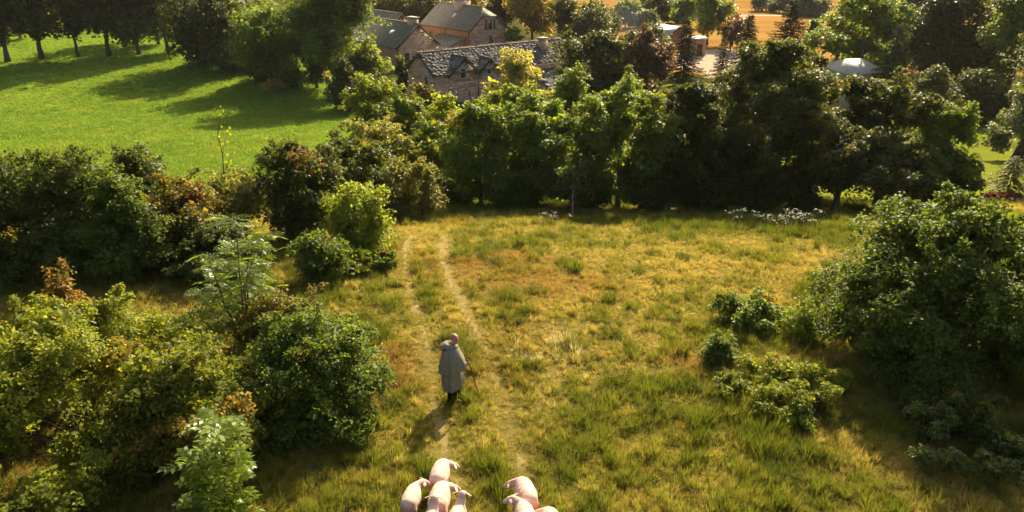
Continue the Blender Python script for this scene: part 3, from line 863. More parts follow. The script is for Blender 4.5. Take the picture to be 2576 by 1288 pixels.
plant('broadleaf_tree', 'dense dark filler tree between the middle and tallest trees', 'tree', 1845, 42, 190, 200, 'egg', 'maple_dark', h0=.1, nmax=26000, cover=2.25, seed=348, group=G)
plant('broadleaf_tree', 'leaning dark tree with bare lower trunk near the right bush', 'tree', 2110, 35.6, 330, 190, 'egg', 'maple_dark', h0=.36, nmax=18000, cover=2.25, r0=.16, lean=(.5, 0), seed=349, group=G)
plant('broadleaf_tree', 'low shaded tree whose trunk leans right of the bare trunks', 'tree', 2215, 35.4, 370, 190, 'egg', 'maple_dark', h0=.36, nmax=16000, cover=1.7, r0=.15, lean=(.8, 0), seed=350, group=G)
plant('broadleaf_tree', 'small twiggy shaded tree above the bare dead branches', 'tree', 1445, 35.6, 400, 150, 'egg', 'hedge', h0=.2, nmax=10000, cover=1.2, nl=16, seed=351, group=G)
plant('garden_bush', 'tall narrow shrub where the lawn meets the pale tree', 'bush', 2440, 37.0, 400, 62, 'egg', 'maple', h0=.02, nmax=9000, stems=3, seed=352)

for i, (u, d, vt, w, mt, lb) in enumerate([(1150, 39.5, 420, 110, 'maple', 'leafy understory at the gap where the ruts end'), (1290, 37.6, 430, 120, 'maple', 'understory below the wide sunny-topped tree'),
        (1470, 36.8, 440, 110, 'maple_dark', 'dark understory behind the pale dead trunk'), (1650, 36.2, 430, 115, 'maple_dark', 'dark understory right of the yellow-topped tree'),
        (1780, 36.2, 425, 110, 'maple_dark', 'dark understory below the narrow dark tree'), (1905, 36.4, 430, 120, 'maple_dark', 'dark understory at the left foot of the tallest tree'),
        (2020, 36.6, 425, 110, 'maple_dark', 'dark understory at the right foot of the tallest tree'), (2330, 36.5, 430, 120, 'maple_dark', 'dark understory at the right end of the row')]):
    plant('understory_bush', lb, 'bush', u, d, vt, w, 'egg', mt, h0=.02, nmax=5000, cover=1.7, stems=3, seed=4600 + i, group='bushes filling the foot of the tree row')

# -- second row in front of the barn
G2 = 'trees between the row and the stone barn'
plant('broadleaf_tree', 'bright yellow-green bushy tree below the barn gables', 'tree', 1262, 55, 218, 130, 'egg', 'bright', h0=.1, nmax=17000, shoots=12, clump=.16, seed=360, group=G2)
plant('willow_tree', 'pale yellow feathery tree rising before the slate barn roof', 'tree', 1306, 66, 130, 138, 'egg', 'yellow', h0=.05, nmax=17000, shoots=14, clump=.16, seed=361, group=G2)
plant('broadleaf_tree', 'airy green tree right of the pale yellow tree', 'tree', 1445, 53, 182, 110, 'egg', 'maple', h0=.1, nmax=14000, shoots=12, seed=362, group=G2)
plant('broadleaf_tree', 'rounded green tree before the dark copper beech', 'tree', 1565, 53, 190, 115, 'egg', 'maple', h0=.1, nmax=14000, shoots=10, seed=363, group=G2)
plant('broadleaf_tree', 'lit green tree filling the gap beneath the barn wall', 'tree', 1350, 50, 232, 120, 'egg', 'bright', h0=.1, nmax=15000, shoots=10, seed=364, group=G2)
plant('shrub', 'leafy green shrub left of the barn gable door', 'bush', 940, 60, 190, 140, 'egg', 'bright', h0=.02, nmax=15000, shoots=12, clump=.16, stems=4, seed=365)
plant('shrub', 'dense green shrub under the barn end', 'bush', 1015, 54, 240, 105, 'egg', 'maple', h0=.02, nmax=12000, shoots=10, clump=.16, stems=4, seed=366)
plant('shrub', 'brown thicket against the lower barn wall', 'bush', 1078, 64, 210, 80, 'egg', 'rusty', h0=.02, nmax=9000, shoots=10, clump=.22, stems=4, seed=367)
plant('shrub', 'yellow-olive shrub at the meadow corner before the hedge end', 'bush', 975, 40, 305, 130, 'egg', 'olive', h0=.02, nmax=12000, shoots=10, stems=4, seed=368)
plant('shrub', 'small light green bush in the middle of the rows beside the gap', 'bush', 1120, 48, 250, 110, 'egg', 'bright', h0=.02, nmax=10000, shoots=8, stems=4, seed=369)
plant('shrub', 'dark conical shrub beside the white window of the middle house', 'bush', 1010, 96, 140, 38, 'peak', 'maple_dark', h0=.02, nmax=4000, stems=3, seed=370)

# -- tall group on the left
G3 = 'tall trees between the meadow and the farm'
plant('tall_tree', 'very dark tree mass at the far corner of the meadow', 'tree', 545, 108, -40, 210, 'egg', 'maple_dark', h0=.06, nmax=16000, shoots=10, seed=380, group=G3)
plant('tall_tree', 'tall tree with sunlit right crown above the meadow edge', 'tree', 690, 100, 5, 190, 'egg', 'maple', h0=.1, nmax=16000, cover=2.0, shoots=12, seed=381, group=G3)
plant('tall_tree', 'tallest ivy-dark tree with thick trunk left of the farm', 'tree', 845, 93, -70, 215, 'egg', 'maple', h0=.2, nmax=20000, cover=1.9, shoots=12, r0=.55, seed=382, group=G3)
plant('tall_tree', 'ivy-clad dark tree behind the tallest trunk', 'tree', 790, 97, 40, 110, 'column', 'maple_dark', h0=.12, nmax=10000, seed=383, group=G3)
plant('tall_tree', 'lighter green tree leaning against the grey farm roof', 'tree', 925, 88, 100, 95, 'egg', 'bright', h0=.05, nmax=11000, shoots=10, seed=384, group=G3)
plant('tall_tree', 'dark tree in front of the farm between ivy trunk and shrubs', 'tree', 885, 86, 130, 110, 'egg', 'maple_dark', h0=.1, nmax=11000, seed=385, group=G3)
plant('shrub', 'golden bush glowing beneath the tallest ivy-dark tree', 'bush', 803, 101, 180, 60, 'dome', 'gold', h0=.02, nmax=4000, stems=3, seed=386)
plant('tall_grass_clump', 'pale tuft of tall weeds where the meadow meets the trees', 'grass clump', 690, 96, 203, 55, 'dome', 'yellow', h0=.02, nmax=3500, stems=3, seed=387)

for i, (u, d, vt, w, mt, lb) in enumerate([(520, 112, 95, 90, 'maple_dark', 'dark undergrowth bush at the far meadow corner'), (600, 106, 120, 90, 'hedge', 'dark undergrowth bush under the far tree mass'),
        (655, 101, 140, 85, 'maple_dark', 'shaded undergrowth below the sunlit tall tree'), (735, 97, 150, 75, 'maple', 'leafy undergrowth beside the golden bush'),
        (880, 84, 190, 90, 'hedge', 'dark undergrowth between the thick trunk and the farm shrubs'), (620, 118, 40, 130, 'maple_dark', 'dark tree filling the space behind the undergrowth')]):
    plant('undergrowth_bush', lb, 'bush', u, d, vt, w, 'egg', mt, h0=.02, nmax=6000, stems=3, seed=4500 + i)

# -- avenue across the meadow top
G4 = 'avenue trees along the top of the meadow'
AV = [(-10, 112, -120, 120, 'big dark avenue tree cut by the left edge'), (80, 114, -110, 105, 'avenue tree with the thick sunlit trunk'),
      (173, 116, -110, 85, 'slim avenue tree with low leafy trunk'), (252, 117, -120, 110, 'avenue tree with forked upper trunk, third clear trunk'),
      (335, 118, -60, 110, 'short-trunked rounded avenue tree with low hanging crown'), (408, 119, -100, 95, 'avenue tree with twisted leaning trunk near the path'),
      (455, 123, -100, 90, 'last thin avenue tree before the dark corner mass')]
for i, (u, d, vt, w, lb) in enumerate(AV):
    plant('avenue_tree', lb, 'tree', u, d, vt, w * 1.18, 'egg', 'maple_dark', h0=[.14, .2, .18, .24, .15, .28, .24][i], nmax=13000, cover=1.5, shoots=8, clump=.22, r0=[.35, .36, .24, .34, .3, .26, .2][i], nl=12, lean=(0, 0) if i != 5 else (-.8, 0), seed=390 + i, group=G4)
for i, (u, d, vt, w, lb) in enumerate([(35, 134, -60, 95, 'shaded tree behind the two left avenue trunks'), (300, 130, -80, 105, 'shaded tree behind the forked avenue trunk'), (385, 128, -70, 110, 'shaded tree behind the leaning avenue trunk')]):
    plant('background_tree', lb, 'tree', u, d, vt, w, 'egg', 'maple', h0=.1, nmax=3500, seed=4700 + i)
plant('field_tree', 'pale distant tree glimpsed between the avenue trunks', 'tree', 440, 165, -30, 60, 'egg', 'yellow', h0=.05, nmax=3000, seed=398)
plant('field_tree', 'bright far tree at the top left behind the avenue', 'tree', 150, 175, -20, 70, 'egg', 'yellow', h0=.05, nmax=3000, seed=399)

# -- behind the farm
G5 = 'trees behind the farmhouses'
plant('broadleaf_tree', 'olive-gold tree above the left farm roof', 'tree', 985, 150, -30, 120, 'egg', 'gold', h0=.1, nmax=7000, shoots=8, seed=400, group=G5)
plant('broadleaf_tree', 'dark green tree directly behind the middle farm roof', 'tree', 1070, 146, -25, 110, 'egg', 'maple_dark', h0=.1, nmax=7000, seed=401, group=G5)
plant('broadleaf_tree', 'golden tree peeping over the farmhouse chimney', 'tree', 1160, 155, -45, 120, 'egg', 'gold', h0=.1, nmax=7000, seed=402, group=G5)
plant('broadleaf_tree', 'very dark tall tree touching the farmhouse gable', 'tree', 1265, 142, -60, 85, 'column', 'maple_dark', h0=.05, nmax=7000, seed=403, group=G5)
plant('broadleaf_tree', 'airy golden-green tree right of the farmhouse', 'tree', 1340, 132, -50, 115, 'egg', 'gold', h0=.12, nmax=9000, shoots=8, clump=.2, seed=404, group=G5)
plant('broadleaf_tree', 'round dark green tree behind the barn roof', 'tree', 1462, 124, -5, 150, 'egg', 'maple_dark', h0=.15, nmax=12000, cover=1.8, seed=405, group=G5)
plant('shrub', 'clipped dark shrub beside the farmhouse corner', 'bush', 1292, 126, 70, 40, 'dome', 'maple', h0=.02, nmax=3000, stems=3, seed=406)
plant('broadleaf_tree', 'broad dark green tree at the right end of the barn', 'tree', 1505, 82, 74, 160, 'egg', 'maple_dark', h0=.06, nmax=17000, cover=2.0, shoots=8, clump=.2, seed=407)
plant('copper_beech', 'reddish-brown copper beech beside the barn end', 'tree', 1620, 80, 80, 115, 'egg', 'copper', h0=.06, nmax=13000, cover=2.0, shoots=8, clump=.2, seed=408)
plant('shrub', 'grey-green rounded shrub before the orange shed roof', 'bush', 1642, 112, 62, 75, 'dome', 'greygreen', h0=.02, nmax=5000, stems=4, shoots=6, seed=409)
plant('shrub', 'second grey-green shrub left of the one before the shed', 'bush', 1590, 112, 72, 60, 'dome', 'greygreen', h0=.02, nmax=4000, stems=4, seed=410)
plant('far_tree', 'hazy green tree behind the drifting smoke', 'tree', 1575, 150, 0, 80, 'egg', 'maple', h0=.05, nmax=5000, seed=411)
plant('far_tree', 'dark green far tree above the orange shed', 'tree', 1660, 158, -25, 100, 'egg', 'maple_dark', h0=.05, nmax=6000, seed=412)
plant('far_tree', 'pale feathery tree between smoke and shed', 'tree', 1625, 146, 22, 50, 'egg', 'greygreen', h0=.05, nmax=3500, seed=413)
plant('broadleaf_tree', 'upright green tree with visible trunk on the orange field edge', 'tree', 1785, 128, -20, 85, 'egg', 'maple', h0=.2, nmax=7500, cover=1.7, shoots=6, seed=414)
plant('bare_tree', 'sparse brown-leaved tree beside the orange field', 'tree', 1842, 122, 38, 62, 'egg', 'copper', h0=.15, nmax=3200, cover=.9, nl=18, seed=415)
conifer('spruce_tree', 'tallest slender dark spruce beside the sandy drive', 1722, 92, 48, 84, 'spruce', seed=420, group='dark conifers around the drive')
conifer('spruce_tree', 'small perfectly pointed spruce against the orange field', 1880, 98, 38, 76, 'spruce', seed=421, group='dark conifers around the drive')
conifer('spruce_tree', 'broad dark fir with spreading boughs right of the pointed spruce', 1985, 96, 0, 125, 'spruce', seed=422, group='dark conifers around the drive', droop=.12)
conifer('pine_tree', 'thin grey conifer between the drive and the pointed spruce', 1815, 86, 95, 62, 'bluespruce', seed=423, dens=.7)
plant('round_bush', 'round green bush hugging the broad dark fir', 'bush', 2033, 94, 52, 46, 'egg', 'maple', h0=.02, nmax=4500, stems=3, seed=424)
G6 = 'trees out on the orange field'
plant('field_tree', 'small lone far tree left on the orange field', 'tree', 1912, 185, -22, 44, 'egg', 'greygreen', h0=.1, nmax=2500, seed=425, group=G6)
plant('field_tree', 'wide dark thicket tree on the orange field', 'tree', 2040, 172, -12, 100, 'dome', 'greygreen', h0=.02, nmax=5000, seed=426, group=G6)
plant('field_tree', 'second thicket tree behind the wide dark one', 'tree', 1975, 180, -15, 70, 'dome', 'greygreen', h0=.02, nmax=3500, seed=427, group=G6)

# -- right edge garden
plant('garden_tree', 'large airy tree above the white sheet roof', 'tree', 2165, 88, -40, 170, 'egg', 'maple', h0=.1, nmax=15000, shoots=12, clump=.2, seed=430)
conifer('pine_tree', 'pale grey-green conifer before the dark garden trees', 2245, 80, 62, 105, 'bluespruce', seed=431)
plant('garden_tree', 'huge nearly black tree at the top right', 'tree', 2385, 92, -90, 230, 'egg', 'maple_dark', h0=.08, nmax=20000, cover=1.9, seed=432)
plant('garden_tree', 'dark tree left behind the huge black one', 'tree', 2290, 98, -60, 130, 'egg', 'maple_dark', h0=.1, nmax=10000, seed=433)
plant('garden_tree', 'twin-trunked tree at the top right corner', 'tree', 2545, 84, -60, 130, 'egg', 'maple', h0=.3, nmax=12000, cover=1.4, r0=.3, stems=2, nl=14, seed=434)
plant('garden_bush', 'low dark hedge bush under the huge black tree', 'bush', 2350, 76, 165, 130, 'dome', 'maple_dark', h0=.02, nmax=9000, stems=4, seed=435)
plant('garden_bush', 'second low dark bush at the head of the lawn', 'bush', 2450, 78, 178, 140, 'dome', 'maple_dark', h0=.02, nmax=9000, stems=4, seed=436)
plant('garden_bush', 'blue-green round bush cut by the right edge beside the lawn', 'bush', 2580, 58, 205, 110, 'egg', 'greygreen', h0=.03, nmax=9000, stems=4, seed=437)
conifer('golden_conifer', 'golden-green drooping conifer on the lawn at the right edge', 2545, 42.5, 392, 105, 'goldconifer', seed=438, droop=.45)
plant('red_plant', 'low dark red flower bed shrub under the golden conifer', 'bush', 2520, 41, 538, 90, 'dome', 'redplant', h0=.02, nmax=2500, stems=3, seed=439)
plant('garden_tree', 'dark tree outside the frame shading the lawn', 'tree', 2660, 70, -20, 190, 'egg', 'maple_dark', h0=.15, nmax=5000, seed=440)


plant('garden_tree', 'dark tree between the white shelter and the orange field', 'tree', 2130, 104, -10, 95, 'egg', 'maple_dark', h0=.08, nmax=6000, cover=1.8, seed=441)
plant('garden_tree', 'dark garden tree beneath the twin-trunked corner tree', 'tree', 2480, 90, 20, 130, 'egg', 'maple_dark', h0=.05, nmax=8000, cover=1.8, seed=442)
plant('far_tree', 'olive far tree on the field edge left of the utility pole', 'tree', 1725, 150, -20, 70, 'egg', 'maple', h0=.1, nmax=3500, seed=443)

# -- ash sapling with compound leaves (each leaf a part)
def compound_leaf_mesh(name, rng, L, pairs, mat, lw=.28, ll=.36):
    P, A, Nn, Ln = [], [], [], []
    for i in range(pairs):
        s = .25 + .65 * i / (pairs - 1)
        b = np.array([0, s * L, -.25 * L * s * s])
        for sg in (-1, 1):
            P.append(b); A.append([sg * .85, .5, -.18]); Nn.append([sg * .15, 0, 1]); Ln.append(L * ll * (1 - .35 * abs(s - .55)))
    P.append(np.array([0, .93 * L, -.22 * L])); A.append([0, 1, -.45]); Nn.append([0, .3, 1]); Ln.append(L * ll)
    V, Q = leaf_quads(np.array(P), unit(np.array(A, float)), unit(np.array(Nn, float) + rng.normal(0, .15, (len(P), 3))), Ln, np.array(Ln) * lw / .36 * .5, .15)
    mb = MB(); mb.add(V, Q)
    k = np.linspace(0, 1, 4)
    mb.tube(np.stack([0 * k, k * L * .93, -.25 * L * k * k], 1), [.006, .005, .004, .002], 3)
    nq = sum(len(q) for q in mb.q); ntt = sum(len(q) for q in mb.t)
    return mb.mesh(name, mat, attrs={'tint': np.concatenate([rng.random(nq) * .9, rng.random(ntt)])})


def leafy_sapling(name, label, u, d, vtop, w, meshes, n, seed, nstem, h0, bark, spread=1.0, cat='tree', scl=(.8, 1.2)):
    ztop = at(u, vtop, d).z
    x = (u - CX) / F * depth(d, ztop * .6)
    zg = float(tz(x, d)); h = ztop - zg; R = w / 2 / F * depth(d, ztop * .7)
    rng = np.random.default_rng(seed)
    root = thing(name, label, cat, (x, d, zg - .02))
    mb = MB(); tips = []
    for s in range(nstem):
        a0 = 2 * math.pi * s / nstem + rng.normal(0, .3)
        hs = h * (1 if s == 0 else rng.uniform(.6, .95))
        ro = R * (.15 if s == 0 else rng.uniform(.3, .7)) * spread
        k = np.linspace(0, 1, 7)[:, None]
        off = np.array([math.cos(a0) * ro, math.sin(a0) * ro * .7, 0])
        P = off * k ** 1.2 + np.array([0, 0, hs]) * k * .96 + rng.normal(0, .02, (7, 3))
        P[0] = [0, 0, -.15]
        mb.tube(P, .028 * (h / 3) * (1 - .8 * k[:, 0]), 6)
        for j in range(9):
            t = h0 + (1 - h0) * (j + rng.random()) / 9
            b = off * t ** 1.2 + np.array([0, 0, hs * t * .96])
            a = rng.uniform(0, 6.28); ln = R * (1.0 - t * .6) * rng.uniform(.4, .8)
            e = b + np.array([math.cos(a) * ln, math.sin(a) * ln, ln * .55])
            mb.tube([b, (b + e) / 2 + np.array([0, 0, -.02]), e], [.010, .007, .004], 4)
            for q in (.45, .7, 1.0): tips.append((b + (e - b) * q, a))
        tips.append((P[-1], rng.uniform(0, 6.28)))
    link('trunk', mb.mesh(name + '_trunk', M[bark], True), root)
    for i in range(n):
        p, a = tips[i % len(tips)]
        a2 = a + rng.uniform(-2.2, 2.2)
        o = link('leaf', meshes[i % len(meshes)], root, p + rng.normal(0, .03, 3), (rng.uniform(-.1, .55), rng.normal(0, .25), a2 - math.pi / 2))
        o.scale = (rng.uniform(*scl),) * 3
    return root


rng = np.random.default_rng(77)
ash_leaves = [compound_leaf_mesh('ash_leaf', rng, .42, 5, M['ash']) for _ in range(4)]
leafy_sapling('ash_sapling', 'glossy light green ash sapling with drooping feathered leaves', 592, 17.0, 528, 290, ash_leaves, 298, 501, 6, .2, 'bark_red')
walnut_leaves = [compound_leaf_mesh('walnut_leaf', rng, .40, 3, M['walnut'], lw=.42, ll=.46) for _ in range(4)]
leafy_sapling('walnut_shrub', 'big-leaved pale glossy walnut shrub at the bottom left', 555, 10.7, 1045, 200, walnut_leaves, 230, 502, 5, .3, 'bark_red', cat='bush', scl=(.6, .95))


# -- thin sapling with a few leaves standing against the meadow, bramble shoots, dead branches
def spindly(name, label, u, d, v0, v1, seed, mat='bright', nleaf=60, bend=.3, bark='bark', side=6, cat='tree'):
    rng = np.random.default_rng(seed)
    b = at(u, v0, d); zt = at(u, v1, d).z
    zg = float(tz(b.x, d)); h = zt - zg
    root = thing(name, label, cat, (b.x, d, zg - .02))
    mb = MB(); k = np.linspace(0, 1, 8)[:, None]
    P = np.array([0, 0, h]) * k + rng.normal(0, .05 * h * bend, (8, 3)) * np.array([1, .5, 0]) * k; P[0] = [0, 0, -.1]
    mb.tube(P, .045 * (1 - .85 * k[:, 0]), 6)
    pts = [P[-1]]
    for j in range(side):
        t = rng.uniform(.45, .95); s = P[int(t * 7)]
        e = s + np.array([rng.normal(0, .1 * h), rng.normal(0, .08 * h), .12 * h])
        mb.tube([s, (s + e) / 2, e], [.014, .01, .005], 4); pts += [e, (s + e) / 2]
    link('trunk', mb.mesh(name + '_trunk', M[bark], True), root)
    if nleaf:
        idx = rng.integers(0, len(pts), nleaf); C = np.array(pts)[idx] + rng.normal(0, .10, (nleaf, 3))
        V, Q = leaf_quads(C, unit(rng.normal(0, 1, (nleaf, 3))), unit(rng.normal(0, .5, (nleaf, 3)) + [0, 0, 1]), .13, .08)
        link('crown', mesh_np(name + '_crown', V, [Q], M[mat], {'tint': rng.random(nleaf) * .9}), root)
    return root


spindly('thin_sapling', 'spindly nearly leafless sapling sticking up against the meadow', 583, 26.2, 560, 285, 511, nleaf=110)
spindly('dead_tree', 'pale dead trunk standing in front of the dark tree row', 1440, 33.4, 540, 462, 512, nleaf=0, bark='deadwood', side=7)
mb = MB(); rng = np.random.default_rng(9)
g0 = gnd(1250, 505)
for k in range(7):
    a = rng.uniform(0, 3.1); l = rng.uniform(.5, 1.3)
    e = np.array([math.cos(a) * l, math.sin(a) * l * .4, rng.uniform(.15, .9)])
    mb.tube([np.array([0, 0, .02]), e * .55 + np.array([0, 0, .12]), e], [.035, .022, .008], 5)
o = mb.build('fallen_branch', M['deadwood'], smooth=True); o.location = g0
tag(o, 'tangle of bare dead branches lying before the dark trees', 'branch')


def umbels(name, label, u, v, n, w, hgt, seed):
    rng = np.random.default_rng(seed); g = gnd(u, v)
    root = thing(name, label, 'wildflower', g)
    mb = MB(); Ps = []
    for i in range(n):
        x, y = rng.normal(0, w, 2) * np.array([1, .45]); hh = hgt * rng.uniform(.6, 1.1)
        z = float(tz(g.x + x, g.y + y)) - g.z
        mb.tube([[x, y, z - .05], [x + .03, y, z + hh]], [.009, .005], 4)
        for q in range(9):
            Ps.append([x + rng.normal(0, .08), y + rng.normal(0, .08), z + hh + rng.normal(0, .02)])
    link('stem', mb.mesh(name + '_stem', M['hawthorn']), root)
    P = np.array(Ps); nn = len(P)
    V, Q = leaf_quads(P, unit(rng.normal(0, 1, (nn, 3)) * [1, 1, .2]), unit(rng.normal(0, .3, (nn, 3)) + [0, 0, 1]), .055, .05)
    link('flower', mesh_np(name + '_flower', V, [Q], M['whiteflower'], {'tint': rng.random(nn) * .9}), root)


umbels('cow_parsley', 'drift of white cow parsley in the shade below the tallest tree', 1965, 582, 30, .8, .8, 601)
umbels('cow_parsley', 'small white flower cluster at the shade edge mid field', 1385, 572, 8, .3, .6, 602)
umbels('cow_parsley', 'pale weeds flowering below the dark corner trees of the meadow', 590, 168, 40, 3.0, 1.2, 603)

# ------------------------------------------------------------------ buildings
BOX = []
_r = np.random.default_rng(4)
for i in range(5):
    mbx = MB(); mbx.box((0, 0, 0), (1, 1, 1))
    mbx.V[0] = mbx.V[0] + (_r.normal(0, .05, (8, 3)) * np.array([1, 1, .4]) if i else 0)
    BOX.append(mbx)
PIECE_MESH = {}


def pieces(name, stuff_name, mats, mat, parent, limit, seed=0):
    """mats: list of 4x4 numpy; first `limit` become objects, the rest one stuff part"""
    rng = np.random.default_rng(seed)
    key = (name, mat)
    if key not in PIECE_MESH: PIECE_MESH[key] = [b.mesh(name, M[mat]) for b in BOX]
    order = rng.permutation(len(mats))
    for j in order[:limit]:
        o = link(name, PIECE_MESH[key][int(rng.integers(5))], parent)
        o.matrix_local = Matrix(mats[j].tolist())
    rest = order[limit:]
    if len(rest):
        mb = MB()
        for j in rest:
            V = BOX[int(rng.integers(5)) if limit else 0].V[0]
            A = mats[j]
            mb.add(V @ A[:3, :3].T + A[:3, 3], MB.BQ)
        mb.build(stuff_name, M[mat], parent, kind='stuff')


def fmat(o, U, V, N, su, sv, th):
    A = np.eye(4); A[:3, 0] = np.array(U) * su; A[:3, 1] = np.array(V) * sv; A[:3, 2] = np.array(N) * th; A[:3, 3] = o
    return A


def slope_slates(O, U, V, lenU, lenV, su, sv, th, rng, keep=None):
    if th < .05:                       # distant fine slates: one long thin board per course
        N = np.cross(U, V); out = []; nr = int(lenV / (sv * .62))
        for r in range(nr + 1):
            v = r * lenV / max(nr, 1)
            us = [u for u in np.linspace(.02, lenU - .02, 60) if keep is None or keep(u, v)]
            if len(us) > 2:
                a, b = us[0] - .02, us[-1] + .02
                Vt = unit(V - N * .06); out.append(fmat(O + U * ((a + b) / 2) + V * v + N * th, U, Vt, np.cross(U, Vt), b - a, sv, th))
        return out
    tilt = 1.0
    N = np.cross(U, V); out = []
    nr = int(lenV / (sv * .62))
    for r in range(nr + 1):
        v = r * lenV / max(nr, 1)
        u = -rng.random() * su
        while u < lenU:
            w = su * rng.uniform(.6, 1.4)
            c = u + w / 2
            if 0 < c < lenU and (keep is None or keep(c, v)):
                tl = rng.uniform(.03, .065)
                Vt = unit(V - N * tl); Nt = np.cross(U, Vt)
                out.append(fmat(O + U * c + V * (v) + N * (th * rng.uniform(.9, 1.5)), U, Vt, Nt, w * .95, sv * rng.uniform(.9, 1.2), th * rng.uniform(.7, 1.3)))
            u += w
    return out


def rubble(O, U, lenU, hgt, rng, inside, cw=.5, ch=.28):
    """stones laid on a wall plane"""
    Z = np.array([0, 0, 1.]); N = np.cross(U, Z); out = []
    z = 0
    while z < hgt:
        h = ch * rng.uniform(.75, 1.25); u = -rng.random() * cw
        while u < lenU:
            w = cw * rng.uniform(.5, 1.5)
            if inside(u + .04, z + .04) and inside(u + w - .04, z + h - .04) and inside(u + w / 2, z + h / 2):
                out.append(fmat(O + U * (u + w / 2) + Z * (z + h / 2) + N * .0, U, Z, N, w * .9, h * .86, rng.uniform(.05, .11)))
            u += w
        z += h
    return out


def window(parent, O, U, u, z, w, h, surround='surround', shutters=None, name='window', pane='darkglass'):
    """a framed opening on a wall plane with origin O and direction U (normal U x Z)"""
    Z = np.array([0, 0, 1.]); N = np.cross(U, Z); ax = np.array([U, N, Z])
    c = O + U * u + Z * (z + h / 2)
    mb = MB(); f = .14
    for s in (-1, 1): mb.box(c + U * s * (w / 2 + f / 2) + N * .05, (f, .16, h), ax)
    mb.box(c + Z * (h / 2 + f / 2) + N * .052, (w + 2 * f, .165, f), ax); mb.box(c - Z * (h / 2 + f * .4) + N * .07, (w + 2.6 * f, .22, f * .8), ax)
    win = mb.build(name, M[surround], parent)
    pb = MB(); pb.box(c + N * .02, (w, .05, h), ax)
    pb.build('pane', M[pane], win)
    fb = MB(); fb.box(c + N * .05, (.05, .03, h), ax); fb.box(c + N * .052, (w, .028, .05), ax)
    fb.build('frame', M['timber'], win)
    if shutters:
        for s in ((-1, 1) if shutters == 'both' else ()):
            sb = MB(); sb.box(c + U * s * (w * .78 + f) + N * .1, (w * .5, .04, h * 1.02), ax)
            sb.build('shutter', M['shutter'], win)
    return win


X_, Y_, Z_ = np.array([1., 0, 0]), np.array([0, 1., 0]), np.array([0, 0, 1.])


